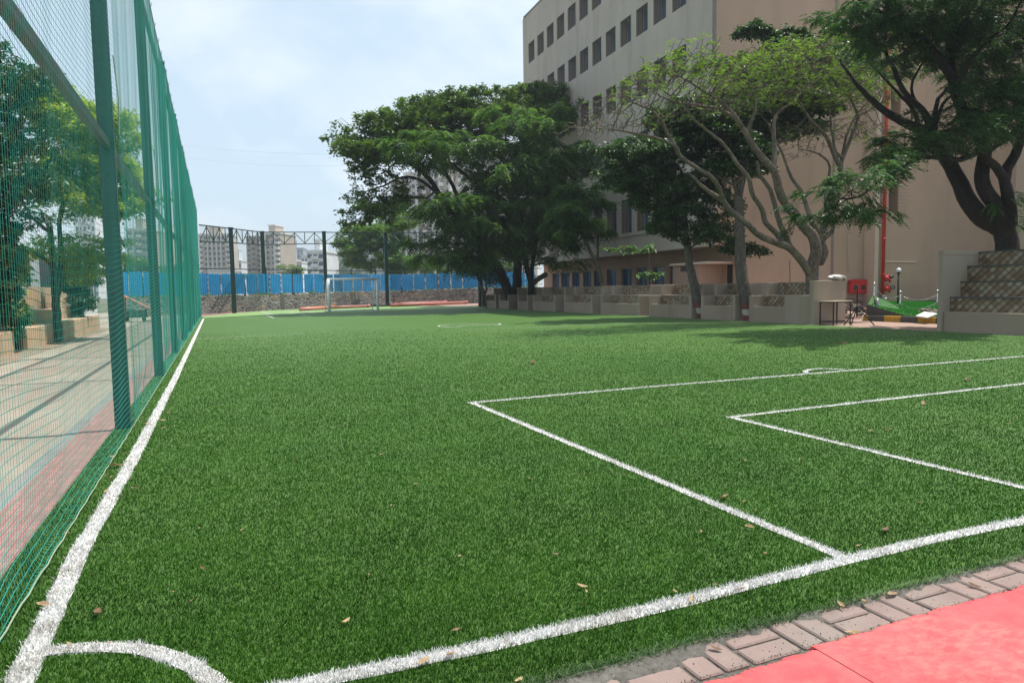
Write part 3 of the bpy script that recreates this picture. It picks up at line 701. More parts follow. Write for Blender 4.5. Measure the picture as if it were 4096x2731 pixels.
# ------------------------------------------------------------------ net fence on the left
FX = -0.89
fence = thing('net_fence', 'tall dark green post and beam fence hung with teal netting along the touchline', 'fence', (FX, 2.9, 0))
POLES_Y = [2.95+4.76*i for i in range(10)]      # 2.95 ... 45.8
POLES_Y[-1] = 44.9
for i, y in enumerate(POLES_Y):
    m = MB().box(FX-0.07, y-0.045, 0, FX+0.065, y+0.045, 6.32)
    m.box(FX-0.10, y-0.075, 6.32, FX+0.09, y+0.075, 6.345)
    for z in (2.73, 6.02): m.box(FX-0.035, y-0.055, z-0.06, FX+0.035, y+0.055, z+0.06)
    m.build('pole', MT['green_steel'], fence)
for z in (2.73, 6.02):
    for a, b in zip(POLES_Y[:-1], POLES_Y[1:]):
        MB().box(FX-0.03, a+0.056, z-0.04, FX+0.03, b-0.056, z+0.04).build('beam', MT['beam_steel'], fence)
pk = MB()
for i, y in enumerate(POLES_Y[:5]):
    pts = [(FX+0.10, y, 3.5+0.02*k-0.5*(k/12)) for k in range(13)]
    pk.tube([(FX+0.085, y+0.075, 3.6), (FX+0.11, y+0.08, 3.2), (FX+0.10, y+0.075, 2.85)], 0.006, 5)
pk.build('tie_rope', MT['rope'], fence)
# netting: every thread is geometry
def ribbon_threads(P, w, nrm=None):
    """P (threads, points, 3) -> thin triangular prisms"""
    T, N, _ = P.shape
    d = np.zeros_like(P); d[:, 1:-1] = P[:, 2:]-P[:, :-2]; d[:, 0] = P[:, 1]-P[:, 0]; d[:, -1] = P[:, -1]-P[:, -2]
    d /= np.linalg.norm(d, axis=2, keepdims=True)+1e-9
    ref = np.where(np.abs(d[..., 0:1]) > 0.9, np.array([0, 0, 1.0]), np.array([1.0, 0, 0])); a = np.cross(d, ref); a /= np.linalg.norm(a, axis=2, keepdims=True)+1e-9; b = np.cross(d, a)
    V = np.stack([P+a*w*0.5, P-a*w*0.25+b*w*0.43, P-a*w*0.25-b*w*0.43], axis=2).reshape(-1, 3)
    idx = np.arange(T*N*3).reshape(T, N, 3); F = []
    for k in range(3):
        k2 = (k+1) % 3
        F.append(np.stack([idx[:, :-1, k], idx[:, :-1, k2], idx[:, 1:, k2], idx[:, 1:, k]], axis=-1).reshape(-1, 4))
    return V, np.concatenate(F)
PY = np.array(POLES_Y)
SE = 6.26
def net_pos(Y, s):
    """Y along the fence, s metres of net measured down from the top edge -> point"""
    H = 6.20
    j = np.clip(np.searchsorted(PY, Y)-1, 0, len(PY)-2); t = np.clip((Y-PY[j])/(PY[j+1]-PY[j]), 0, 1); sag = 4*t*(1-t)
    fold = 0.0025+0.009*np.clip((Y-12)/15, 0, 1)
    ruff = fold*(np.sin(Y*7.3+1.3*np.sin(Y*1.1))+0.6*np.sin(Y*13.1+0.7*s))*(0.3+0.7*np.clip(s/3, 0, 1))
    z = H-s-0.10*sag*np.clip(1-s/8, 0, 1)-0.05*sag+0.012*np.sin(Y*3.1+s*0.5)*np.clip(s/4, 0, 1)
    x = FX+0.10+0.0*s+ruff-0.07*sag*np.clip(s/5, 0, 1)
    low = np.clip((0.55-z)/0.55, 0, 1)                       # the foot sweeps back under the beam line, then out over the turf
    x = x-0.10*sag*low*low
    over = np.clip(0.02-z, 0, None)                          # length lying on the turf
    x = x+over*0.8; lay = np.clip((s-5.98)/(SE-5.98), 0, 1); x = x*(1-lay)+(FX+0.095)*lay
    z = np.maximum(z, 0.022+0.012*np.abs(np.sin(Y*9)))
    return np.stack([x, Y, z], axis=-1)
cell = 0.05; SE = 6.26
Yv = np.arange(1.8, 44.85, cell); Sv = np.concatenate([np.linspace(0, 5.4, 34), np.linspace(5.5, SE, 16)])
YY, SS = np.meshgrid(Yv, Sv, indexing='ij'); jit = np.random.default_rng(3).normal(0, 0.003, (len(Yv), 1))+0.002*np.sin(SS*7+YY*3)
V1, F1 = ribbon_threads(net_pos(YY+jit, SS), 0.0017*(1+np.clip((Yv-9)/9, 0, 2.2))[:, None, None])
Sh = np.arange(0.0, SE+0.01, cell); Yh = np.arange(1.8, 44.86, 0.12)
SS2, YY2 = np.meshgrid(Sh, Yh, indexing='ij')
V2, F2 = ribbon_threads(net_pos(YY2, SS2), 0.0034*(1+np.clip((Yh-9)/14, 0, 1.6))[None, :, None])
mesh_obj('netting', np.vstack([V1, V2]), np.vstack([F1, F2+len(V1)]), MT['net'], fence)
e = net_pos(Yh, np.full_like(Yh, SE)); e[:, 2] += 0.004
MB().tube([tuple(p) for p in e], 0.0035, 5).build('foot_rope', MT['rope'], fence)
e = net_pos(Yh, np.zeros_like(Yh)); MB().tube([tuple(p) for p in e], 0.008, 4).build('head_rope', MT['green_steel'], fence)
hooks = MB()
for y in np.arange(3, 44.8, 0.8):
    p = net_pos(np.array(y), np.array(0.0)); hooks.tube([(p[0], y, p[2]), (p[0]+0.02, y+0.02, p[2]+0.07), (p[0], y+0.05, p[2]+0.09)], 0.005, 4)
hooks.build('hooks', MT['green_steel'], fence)

# ------------------------------------------------------------------ rear truss fence
rear = thing('truss_fence', 'dark green fence with a zigzag truss along its top behind the far goal', 'fence', (8.5, 59, 0))
def topz(px, pyb, pyt):
    g = G(px, pyb); d = ray(px, pyt); return EYE+d[2]*g.y/d[1]
RP = []
for px, yb, yt in ((468.5, 726.5, 517), (538.5, 719, 525), (609.5, 712.4, 533.5), (750, 706.5, 533.5), (890, 702.2, 536), (1104, 704, 522)):
    g = G(px, yb); RP.append((g.x, g.y, topz(px, yb, yt)))
RP[-1] = (RP[-1][0], RP[-1][1], 5.75)
for i, (x, y, z) in enumerate(RP[1:]):
    m = MB().box(x-0.14, y-0.14, -0.05, x+0.14, y+0.14, z+0.02); m.box(x-0.17, y-0.17, z+0.02, x+0.17, y+0.17, z+0.07); m.build('pole', MT['green_steel'], rear)
for (x0, y0, z0), (x1, y1, z1) in zip(RP[:-1], RP[1:]):
    m = MB(); h = 0.95; a = Vector((x0, y0, z0)); b = Vector((x1, y1, z1)); L = (b-a).length; n = max(2, int(round(L/1.15)))
    m.bar(a, b, 0.07); m.bar(a-Vector((0, 0, h)), b-Vector((0, 0, h)), 0.07)
    for k in range(n):
        p = a.lerp(b, k/n); q = a.lerp(b, (k+1)/n)
        m.bar(q-Vector((0, 0, .045)), q-Vector((0, 0, h-.045)), 0.05)
        if k % 2: m.bar(p-Vector((0, 0, .05)), q-Vector((0, 0, h-.05)), 0.042)
        else: m.bar(p-Vector((0, 0, h-.05)), q-Vector((0, 0, .05)), 0.042)
    m.build('truss', MT['green_steel'], rear)
for (x0, y0, z0), (x1, y1, z1) in zip(RP[:-1], RP[1:]):
    a = np.array([x0, y0]); b = np.array([x1, y1]); L = np.linalg.norm(b-a); t = np.arange(0.0, 1.0001, 0.11/L)
    zt = z0+(z1-z0)*t; bot = np.full_like(t, 0.05)
    Pv = np.stack([np.stack([a[0]+(b[0]-a[0])*t, a[1]+(b[1]-a[1])*t, bot+(zt-bot)*f], axis=-1) for f in np.linspace(0, 1, 5)], axis=1)
    V1, F1 = ribbon_threads(Pv, 0.006)
    zz = np.arange(0.1, min(z0, z1), 0.11); tt = np.linspace(0, 1, 12)
    Ph = np.stack([np.stack([a[0]+(b[0]-a[0])*tt, a[1]+(b[1]-a[1])*tt, np.full_like(tt, z)+0.02*np.sin(tt*9+z)], axis=-1) for z in zz], axis=0)
    V2, F2 = ribbon_threads(Ph, 0.006)
    mesh_obj('netting', np.vstack([V1, V2]), np.vstack([F1, F2+len(V1)]), MT['net_dark'], rear)

# ------------------------------------------------------------------ stone wall with the blue sheet fence on top
WP = [G(272, 730), G(395, 723), G(470, 719), G(600, 713.2), G(760, 706.3), G(900, 700.5), G(1000, 698), G(1090, 696.5), G(1260, 692)]
WT = [1.12, 1.15, 1.15, 1.18, 1.22, 1.27, 1.35, 1.4, 1.45]
wall = thing('stone_wall', 'grey rubble stone retaining wall with ochre stones behind the far goal', 'wall', tuple(WP[3]))
m = MB()
for i in range(len(WP)-1):
    a, b = WP[i], WP[i+1]; d = (b-a).normalized(); nrm = Vector((-d.y, d.x, 0))*0.5
    K = 14
    for k in range(K):
        p, q = a.lerp(b, k/K), a.lerp(b, (k+1)/K); z0 = WT[i]+(WT[i+1]-WT[i])*k/K; z1 = WT[i]+(WT[i+1]-WT[i])*(k+1)/K
        z0 += 0.03*math.sin(p.x*5.1)+0.02*math.sin(p.x*11); z1 += 0.03*math.sin(q.x*5.1)+0.02*math.sin(q.x*11)
        m.poly([(p.x, p.y, -0.07), (q.x, q.y, -0.07), (q.x, q.y, z1), (p.x, p.y, z0)])
        m.poly([(p.x, p.y, z0), (q.x, q.y, z1), (q.x+nrm.x, q.y+nrm.y, z1), (p.x+nrm.x, p.y+nrm.y, z0)])
m.build('masonry', MT['stone'], wall)
pp = G(*S(700, 1150, 2.94)(1276, 262)); MB().box(pp.x-0.16, pp.y+0.62, -0.05, pp.x+0.16, pp.y+0.95, 1.20).build('pier', MT['cement'], wall)
# sheets
sheets = thing('sheet_fence', 'bright blue corrugated metal sheets in a row on top of the stone wall', 'fence', tuple(WP[2]+Vector((0, 0, 1.2))))
def along(ts, off):
    cum = [0]
    for a, b in zip(WP[:-1], WP[1:]): cum.append(cum[-1]+(b-a).length)
    out = []
    for t in ts:
        i = min(len(WP)-2, max(0, int(np.searchsorted(cum, t))-1)); f = (t-cum[i])/(cum[i+1]-cum[i]); p = WP[i].lerp(WP[i+1], f); d = (WP[i+1]-WP[i]).normalized()
        out.append((p+Vector((-d.y, d.x, 0))*off, d, WT[i]+(WT[i+1]-WT[i])*f))
    return out, cum[-1]
_, LTOT = along([0], 0)
t = 0.2; k = 0
while t < LTOT-1.4:
    w = 1.02+random.uniform(-0.03, 0.03) if t < 22 else 1.05
    gap = random.uniform(0.09, 0.16)
    rows = []; N = 42
    (pt, _) = along([t+w*i/N for i in range(N+1)], 0.28)
    dz = random.uniform(-0.02, 0.02); tilt = random.uniform(-0.02, 0.02)
    V = []
    base_z = pt[0][2]+0.10+dz; hh = 1.50+random.uniform(-0.02, 0.02)
    prof = []
    for i in range(N+1):
        ph = (i/N*6.0) % 1.0
        prof.append(0.045 if ph < 0.16 else (0.045*(1-(ph-0.16)/0.08) if ph < 0.24 else (0.0 if ph < 0.92 else 0.045*((ph-0.92)/0.08))))
    for zz in (0, 1):
        for i, (p, d, _) in enumerate(pt):
            q = p-Vector((-d.y, d.x, 0))*prof[i]; q = q+d*(tilt*zz)
            V.append((q.x, q.y, base_z+hh*zz+(0.012*math.sin(i*0.4+k) if zz else 0)+tilt*i/N))
    for zz in (0, 1):
        for i, (p, d, _) in enumerate(pt):
            q = p-Vector((-d.y, d.x, 0))*(prof[i]-0.006); q = q+d*(tilt*zz)
            V.append((q.x, q.y, base_z+hh*zz+(0.012*math.sin(i*0.4+k) if zz else 0)+tilt*i/N))
    n = N+1; F = [(i, i+1, n+i+1, n+i) for i in range(N)]+[(2*n+i+1, 2*n+i, 3*n+i, 3*n+i+1) for i in range(N)]
    mesh_obj('sheet', V, F, MT['blue_sheet'], sheets)
    t += w+gap; k += 1
m = MB(); (pt, _) = along(np.linspace(0.1, LTOT-0.5, 40), 0.42)
for f in (0.35, 1.2): m.tube([(p.x, p.y, z+f) for p, d, z in pt], 0.03, 6)
m.tube([(p.x, p.y, z+1.93) for p, d, z in pt], 0.035, 6)
m.build('rail', MT['black_steel'], sheets)
(pt, _) = along(np.arange(1.2, LTOT-1, 3.1), 0.42)
for p, d, z in pt: MB().box(p.x-0.04, p.y-0.04, z-0.1, p.x+0.04, p.y+0.04, z+2.1).build('post', MT['black_steel'], sheets)
# weeds along the wall top
# ------------------------------------------------------------------ pipes lying at the foot of the wall
s = S(1200, 1150, 3.36)
def pipe(a, b, r_, mat, label, za=0.0, zb=0.0, cap=True):
    p = G(*s(*a), za+r_); q = G(*s(*b), zb+r_); m = MB().tube([p, p.lerp(q, 0.5), q], r_, 12)
    d = (q-p).normalized(); o = thing('drain_pipe', label, 'pipe', (p.x, p.y, max(0.0, za)), 'pipes at the wall foot'); m.build('barrel', mat, o, True)
    MB().tube([q, q+d*0.35], r_*1.22, 12).build('socket', mat, o, True); return o
pipe((1225, 240), (2210, 200), 0.14, MT['pipe_pink'], 'long terracotta pipe lying foremost at the foot of the stone wall')
pipe((1270, 222), (1935, 195), 0.13, MT['pipe_pink'], 'terracotta pipe lying behind the long foremost one', 0.1, 0.1)
pipe((420, 268), (890, 250), 0.12, MT['pipe_pink'], 'terracotta pipe behind the goal between its posts')
pipe((0, 282), (420, 262), 0.10, MT['pipe_orange'], 'orange brown pipe at left of the goal by the wall')
pipe((0, 296), (340, 278), 0.10, MT['pipe_pink'], 'pinkish pipe in front of the orange one left of the goal')
pipe((945, 244), (1200, 238), 0.09, MT['black_steel'], 'short black pipe beside the right goal post')

# ------------------------------------------------------------------ goal
gl = thing('football_goal', 'white metal football goal with sagging net at the far end of the pitch', 'goal', (8.5, 46.6, 0))
gy0, gy1 = 46.2, 46.5; gx0, gx1 = atY(756, 700, gy0).x, atY(867.5, 700, gy1).x
zt = EYE+(ray(754, 641.5)[2]*gy0/ray(754, 641.5)[1]); gz = zt
A = Vector((gx0, gy0, 0)); B = Vector((gx1, gy1, 0)); up_ = Vector((0, 0, gz)); bk = Vector((-0.1, 1.25, 0)); bt = Vector((-0.03, 0.42, gz-0.02))
MB().tube([A+Vector((0, 0, .03)), A+up_], 0.10, 10).build('post', MT['white_paint'], gl, True)
MB().tube([B+Vector((0, 0, .03)), B+up_], 0.085, 10).build('post', MT['white_paint'], gl, True)
MB().tube([A+up_-Vector((.07, 0, 0)), B+up_+Vector((.07, 0, 0))], 0.075, 10).build('crossbar', MT['white_paint'], gl, True)
for Q in (A, B):
    m = MB().tube([Q+up_, Q+bt*0.999], 0.035, 8); m.tube([Q+bt, Q+bk+Vector((0, 0, .05))], 0.035, 8); m.tube([Q+Vector((0, 0, .06)), Q+bk+Vector((0, 0, .06))], 0.04, 8); m.build('side_frame', MT['white_paint'], gl, True)
MB().tube([A+bk+Vector((0, 0, .05)), B+bk+Vector((0, 0, .05))], 0.035, 8).build('ground_bar', MT['white_paint'], gl, True)
nt_ = []; 
def goal_pt(u, v):   # u across, v from crossbar over the back to ground
    Q = A.lerp(B, u); sagv = 0.12*math.sin(math.pi*u)*math.sin(math.pi*min(1, v))
    if v < 0.2: return Q+up_.lerp(bt, v/0.2)-Vector((0, 0, sagv))
    p = Q+bt.lerp(bk, (v-0.2)/0.8); return p-Vector((0, sagv, 0))
Pv = np.array([[tuple(goal_pt(u, v)) for v in np.linspace(0, 1, 10)] for u in np.linspace(0, 1, 30)])
Ph = np.array([[tuple(goal_pt(u, v)) for u in np.linspace(0, 1, 14)] for v in np.linspace(0, 1, 26)])
V1, F1 = ribbon_threads(Pv, 0.005); V2, F2 = ribbon_threads(Ph, 0.005)
sd = []
for Q in (A, B):
    for k in range(12):
        f = k/11; sd.append([tuple(Q+Vector((0, 0, gz*f))), tuple(Q+(bk.lerp(bt, f) if f > 0 else bk)), tuple(Q+(bk.lerp(bt, f) if f > 0 else bk)+Vector((0, 0.001, 0)))])
V3, F3 = ribbon_threads(np.array(sd), 0.005)
mesh_obj('goal_net', np.vstack([V1, V2, V3]), np.vstack([F1, F2+len(V1), F3+len(V1)+len(V2)]), MT['white_net'], gl)
# ------------------------------------------------------------------ school building (built in its own axes, turned 2.7 degrees)
RZB = -R(2.7)
bld = thing('school_building', 'large grey and tan concrete building with rows of deep barred windows', 'building', (23.0, 28.0, 0), rz=RZB)
ZR = 23.35; FL = 25.35
rows_z = [(21.0, 19.45), (17.42, 15.9), (13.9, 12.35), (10.35, 8.8), (6.65, 4.62)]
cols_y = [24.48-1.875*k for k in range(12)]; WW = 1.29; TH = 0.55
m = MB()
edges = [(ZR, rows_z[0][0])]+[(rows_z[i][1], rows_z[i+1][0]) for i in range(4)]+[(rows_z[4][1], 4.46)]
for zt_, zb_ in edges: m.box(0, 0, zb_, TH, FL, zt_)
for zt_, zb_ in rows_z:
    ys = sorted(cols_y); prev = 0.0
    for yf in ys:
        m.box(0, prev, zb_, TH, yf-WW, zt_); prev = yf
    m.box(0, prev, zb_, TH, FL, zt_)
m.build('facade_wall', MT['wall_grey'], bld)
m = MB().box(-0.03, 0, 3.32, 1.55, FL, 4.46); m.box(-0.10, -0.02, 4.40, -0.03, FL+0.02, 4.50)
m.build('overhang', MT['wall_grey'], bld)
# jamb linings (brown plaster) and the window units
for zt_, zb_ in rows_z:
    for yf in cols_y:
        MB().box(0.03, yf-0.004, zb_+0.002, TH+0.03, yf-0.0015, zt_-0.002).build('window_jamb', MT['jamb'], bld)
def window_unit(w, h, n_h, curtain=None, depth=0.5, front=0.02, label=None, nv=3):
    """origin at far bottom corner; opens towards -x; width runs towards -y"""
    f = MB(); t = 0.05
    f.box(depth, -w, 0, depth+0.06, 0, t); f.box(depth, -w, h-t, depth+0.06, 0, h); f.box(depth, -w, t, depth+0.06, -w+t, h-t); f.box(depth, -t, t, depth+0.06, 0, h-t)
    f.box(depth, -w/2-t/2, t, depth+0.06, -w/2+t/2, h-t)
    p = MB().box(depth+0.02, -w+t, t, depth+0.035, -w/2-t/2, h-t); p.box(depth+0.02, -w/2+t/2, t, depth+0.035, -t, h-t)
    g = MB()
    for k in range(n_h): z = h*(k+0.5)/n_h; g.box(front, -w+0.01, z-0.008, front+0.016, -0.01, z+0.008)
    for k in range(nv): y = -w*(k+0.5)/nv; g.box(front+0.018, y-0.009, 0.01, front+0.034, y+0.009, h-0.01)
    c = MB()
    if curtain:
        N = 18; w2 = w*0.42; xs = []
        for i in range(N): xs.append((depth+0.09+0.02*math.sin(i*1.5), -w+0.06+w2*i/N))
        for i in range(N-1): c.poly([(xs[i][0], xs[i][1], t), (xs[i+1][0], xs[i+1][1], t), (xs[i+1][0], xs[i+1][1], h-t), (xs[i][0], xs[i][1], h-t)])
    return f, p, g, c, curtain
def add_window(spec, loc, src=[]):
    pass
ORG['_local'] = Vector((0, 0, 0))
glass_thin, nt, b = new_mat('glass_window')
b.inputs['Base Color'].default_value = (0.10, 0.14, 0.19, 1); b.inputs['Roughness'].default_value = 0.08; b.inputs['Specular IOR Level'].default_value = 0.8
def make_win(parent, loc, w, h, n_h, curtain, depth=0.5, front=0.02, nv=3, rotz=0.0, pane_mat=None):
    f, p, g, c, _ = window_unit(w, h, n_h, curtain, depth, front, nv=nv)
    fo = f.build('window', MT['frame_grey'], bld); fo.parent = parent; fo.location = loc; fo.rotation_euler = (0, 0, rotz)
    ORG[fo.name] = Vector((0, 0, 0))
    po = p.build('pane', pane_mat or glass_thin, fo); go = g.build('grille', MT['grille'], fo)
    if curtain: c.build('curtain', MT[curtain], fo)
    return fo
protoA = make_win(bld, (0, cols_y[0], rows_z[0][1]), WW, 1.55, 12, None)
protoB = make_win(bld, (0, cols_y[1], rows_z[0][1]), WW, 1.55, 12, 'curtain_plum')
protoC = make_win(bld, (0, cols_y[0], rows_z[4][1]), WW, 2.03, 14, None)
for o_ in (protoB,):
    pass
for ri, (zt_, zb_) in enumerate(rows_z):
    for ci, yf in enumerate(cols_y):
        if (ri, ci) in ((0, 0), (0, 1), (4, 0)): continue
        src = protoC if ri == 4 else (protoB if (ri*5+ci*3) % 4 == 1 else protoA)
        c = copy_tree(src, bld); c.location = (0, yf, zb_)
# curtains just in front of the pane side so they can be read
m = MB().box(-0.05, -0.03, ZR+0.001, TH+0.1, FL+0.03, ZR+0.12); m.build('parapet_coping', MT['cement'], bld)
# ground floor
GW = 1.6
gf = [(23.82, 22.5, 'curtain'), (22.08, 20.6, 'curtain'), (20.03, 18.7, 'curtain'), (18.1, 16.8, 'curtain'), (16.35, 15.1, None), (14.36, 13.05, 'curtain'), (12.3, 10.95, None), (10.35, 9.1, None), (8.46, 7.1, None), (6.5, 5.6, None)]
m = MB(); m.box(GW, 0, 2.55, GW+0.35, FL, 3.32); m.box(GW, 0, 0, GW+0.35, FL, 0.95)
prev = 0.0
for y1, y0, c_ in sorted(gf, key=lambda t_: t_[1]):
    m.box(GW, prev, 0.95, GW+0.35, y0, 2.55); prev = y1
m.box(GW, prev, 0.95, GW+0.35, FL, 2.55)
m.build('ground_floor_wall', MT['wall_tan'], bld)
for y1, y0, c_ in gf:
    w = y1-y0
    fo = make_win(bld, (GW, y1, 0.95), w, 1.6, 11, c_, 0.16, 0.01, nv=3)
    if c_:
        for ch in fo.children:
            if ch.name.startswith('curtain'): ch.location.x = -0.12; ch.scale.y = 1.9; 
# end wall facing the camera side: wall A, return, wall B
AX = 9.72
m = MB().box(0.0, -0.002, 3.32, AX, 0.35, ZR); m.box(GW, -0.002, 0, AX, 0.35, 3.318)
m.build('end_wall', MT['wall_tan'], bld)
BY = -0.68
m = MB().box(AX, BY, 0, AX+0.34, 0.35, ZR); m.build('pilaster', MT['wall_pilaster'], bld)
WB = [(5.15, 6.65), (9.95, 11.55), (14.8, 16.3)]
m = MB(); bx0, bx1 = AX+0.95, AX+1.65
m.box(AX+0.342, BY+0.02, 0, bx0, 0.30, ZR); m.box(bx1, BY+0.02, 0, 26, 0.30, ZR)
zp = 0
for z0, z1 in WB: m.box(bx0, BY+0.02, zp, bx1, 0.30, z0); zp = z1
m.box(bx0, BY+0.02, zp, bx1, 0.30, ZR)
m.build('side_wall', MT['wall_tan'], bld)
for z0, z1 in WB:
    fo = make_win(bld, (bx1, BY+0.02, z0), bx1-bx0, z1-z0, 8, None, 0.14, 0.0, nv=3, rotz=math.pi/2)
m = MB().box(20.6, -14, 0, 26, BY+0.018, ZR-2); m.build('wing', MT['wall_pilaster'], bld)
m = MB().box(0.5, 0.3, ZR-0.4, 26, FL, ZR-0.1); m.build('roof', MT['cement'], bld)
m = MB().box(TH+0.8, 0.36, 0.1, 12, FL-0.1, 0.2)
for z in (4.4, 8.0, 11.6, 15.1, 18.7): m.box(TH+0.8, 0.36, z-0.1, 12, FL-0.1, z+0.05)
m.box(12, 0.36, 0, 12.2, FL, ZR-0.5); m.build('floor_slabs', MT['cement_dark'], bld)
MB().box(0.0, FL+0.001, 4.47, 12, FL+0.3, ZR).build('far_end_wall', MT['wall_grey'], bld)
MB().box(GW, FL+0.001, 0, 12, FL+0.3, 4.46).build('far_end_wall', MT['wall_tan'], bld)
# thin down pipes and cables on the walls
m = MB(); 
m.tube([(AX-2.2, -0.03, 0.2), (AX-2.25, -0.03, ZR-1)], 0.02, 6); m.tube([(AX-2.3, -0.03, 0.2), (AX-2.3, -0.03, ZR-1)], 0.03, 6)
m.tube([(AX+0.30, BY-0.03, 0.3), (AX+0.30, BY-0.03, ZR-1)], 0.025, 6)
m.tube([(-0.02, FL-4.6, 3.4), (-0.02, FL-4.6, 9), (-0.02, FL-4.4, 14)], 0.02, 6)
m.tube([(-0.02, FL-0.5, 3.75), (-0.02, 15, 3.70), (-0.02, 9, 3.85)], 0.015, 6)
m.tube([(AX-5.2, -0.03, 0.3), (AX-5.05, -0.03, 1.3), (AX-5.1, -0.03, 2.6)], 0.02, 6)
m.tube([(AX-1.6, -0.25, 7.5), (AX-1.4, -0.15, 4.5), (AX-1.15, -0.05, 1.9)], 0.012, 5)
m.build('cables', MT['conduit'], bld)
m = MB().tube([(AX-3.6, -0.08, 0.55), (AX-1.2, -0.08, 0.52), (AX-0.7, -0.08, 0.50), (AX-0.2, -0.1, 0.35)], 0.03, 8); m.tube([(AX-3.6, -0.08, 0.40), (AX-0.1, -0.1, 0.36)], 0.03, 8)
m.tube([(AX+0.6, BY-0.03, 5.8-3.35), (AX+3.1, BY-0.03, 5.77-3.35)], 0.025, 8)
m.build('conduit', MT['conduit'], bld)
# kiosk
kx0, kx1, ky0, ky1 = 0.12, GW-0.003, 1.55, 3.95
m = MB().box(kx0, ky0, 0, kx0+0.12, ky1, 2.42); m.box(kx0+0.12, ky0, 0, kx1, ky0+0.12, 2.42); m.box(kx0+.12, ky1-0.12, 0, kx1, ky1, 2.42)
ks = m.build('toilet_block', MT['wall_tan'], bld)
m = MB().bbox(kx0-0.12, ky0-0.9, 2.43, kx1, ky1+0.2, 2.55, 0.04); m.build('canopy', MT['wall_pilaster'], ks)
m = MB()
m.box(kx0-0.012, ky0+1.0, 2.1, kx0-0.004, ky0+1.65, 2.36); m.build('vent', MT['grille'], ks)
m = MB().box(GW-0.014, 0.72, 0.0, GW-0.004, 1.15, 2.38); m.build('door', MT['black_steel'], bld)
fo = make_win(bld, (AX-3.72, -0.03, 1.05), 0.6, 0.95, 5, None, 0.0, -0.05, nv=2, rotz=math.pi/2)

# ------------------------------------------------------------------ fire riser, hydrant valves and hose cabinet
def BW(lx, ly, z=0.0):
    c_, s_ = math.cos(RZB), math.sin(RZB); return Vector((23+lx*c_-ly*s_, 28+lx*s_+ly*c_, z))
rp = BW(AX+0.46, BY-0.16)
rs = thing('fire_riser_pipe', 'tall bright red fire riser pipe running up the tan wall', 'pipe', tuple(rp))
MB().tube([rp+Vector((0, 0, .45)), rp+Vector((0, 0, 8)), rp+Vector((0, 0, 16)), rp+Vector((0, 0, ZR-0.5))], 0.085, 12).build('barrel', MT['red_paint'], rs, True)
for z in (1.7, 3.6, 6.9, 10.4, 14.0, 17.6): MB().tube([rp+Vector((0, 0, z)), rp+Vector((0, 0, z+0.12))], 0.105, 12).build('coupling', MT['red_paint'], rs, True)
for i, z in enumerate((1.55, 1.0)):
    m = MB().tube([rp+Vector((0.05, -0.02, z)), rp+Vector((0.36, -0.1, z))], 0.085, 10); m.tube([rp+Vector((0.32, -0.1, z+.02)), rp+Vector((0.42, -0.12, z-0.2))], 0.065, 10)
    m.tube([rp+Vector((0.28, -0.08, z)), rp+Vector((0.28, -0.08, z+0.22))], 0.06, 8)
    m.lathe(rp+Vector((0.18, -0.06, z)), [(0.0, -.16), (0.12, -.12), (0.16, 0), (0.12, .12), (0.0, .16)], 10)
    v_ = m.build('hydrant_valve', MT['red_paint'], rs, True)
    c0 = rp+Vector((0.54, -0.16, z+(0.12 if i == 0 else 0.06))); w_ = MB()
    ring = [c0+Vector((0.12*math.cos(a), -0.05*math.cos(a), 0.12*math.sin(a))) for a in np.linspace(0, 6.2832, 15)]
    if i == 1: w_.tube(ring, 0.022, 6, False); w_.bar(ring[0], ring[7], 0.02); w_.bar(ring[3], ring[10], 0.02); w_.tube([rp+Vector((0.45, -0.1, z+.04)), c0], 0.02, 6)
    else: w_.tube([rp+Vector((0.36, -0.1, z+.04)), c0], 0.085, 10)
    w_.build('hand_wheel' if i else 'cap', MT['black_steel'], v_, True)
sp = G(2014, 733, 0.0)
gp = thing('steel_pipe', 'galvanised steel water pipe bending down beside the raised lawn', 'pipe', (sp.x, sp.y, 0))
top = Vector((sp.x, sp.y, 0.62)); m = MB().tube([sp, top, top+Vector((0.04, 0.05, 0.07)), top+Vector((0.12, 0.10, 0.09)), top+Vector((0.20, 0.25, 0.05)), top+Vector((0.20, 0.27, -0.1))], 0.065, 12)
m.tube([rp+Vector((0, -0.25, 0.42)), rp+Vector((0, -0.02, 0.42)), rp+Vector((0, 0, 0.62))], 0.10, 10); m.tube([sp+Vector((0, 0, 0.28)), sp+Vector((0, 0, 0.36))], 0.095, 12)
m.build('barrel', MT['galv'], gp, True)
# hose cabinet
p0 = BW(AX-2.32, -0.004); s = S(3000, 1080, 3.095)
c0, c1 = atY(*s(1197, 290), 27.6), atY(*s(1390, 118), 27.6)
hc = thing('hose_cabinet', 'red fire hose cabinet with two small glass doors mounted on the tan wall', 'cabinet', ((c0.x+c1.x)/2, 27.6, c0.z))
ya, yb = 27.30, 27.52
MB().bbox(c0.x, ya, c0.z, c1.x, yb, c1.z, 0.03).build('case', MT['red_paint'], hc)
w = c1.x-c0.x
for f0, f1 in ((0.04, 0.49), (0.51, 0.96)):
    d = MB(); x0, x1 = c0.x+w*f0, c0.x+w*f1; z0, z1 = c0.z+0.05, c1.z-0.08
    d.box(x0, ya-0.03, z0, x1, ya-0.005, z0+0.13); d.box(x0, ya-0.03, z1-0.22, x1, ya-0.005, z1); d.box(x0, ya-0.03, z0+0.13, x0+0.10, ya-0.005, z1-0.22); d.box(x1-0.10, ya-0.03, z0+0.13, x1, ya-0.005, z1-0.22)
    dd = d.build('door', MT['red_paint'], hc); MB().box(x0+0.10, ya-0.018, z0+0.13, x1-0.10, ya-0.008, z1-0.22).build('pane', MT['glass_dark'], dd)
lf = MB(); fx, fz = c0.x+w*0.16, c1.z-0.24   # letter F
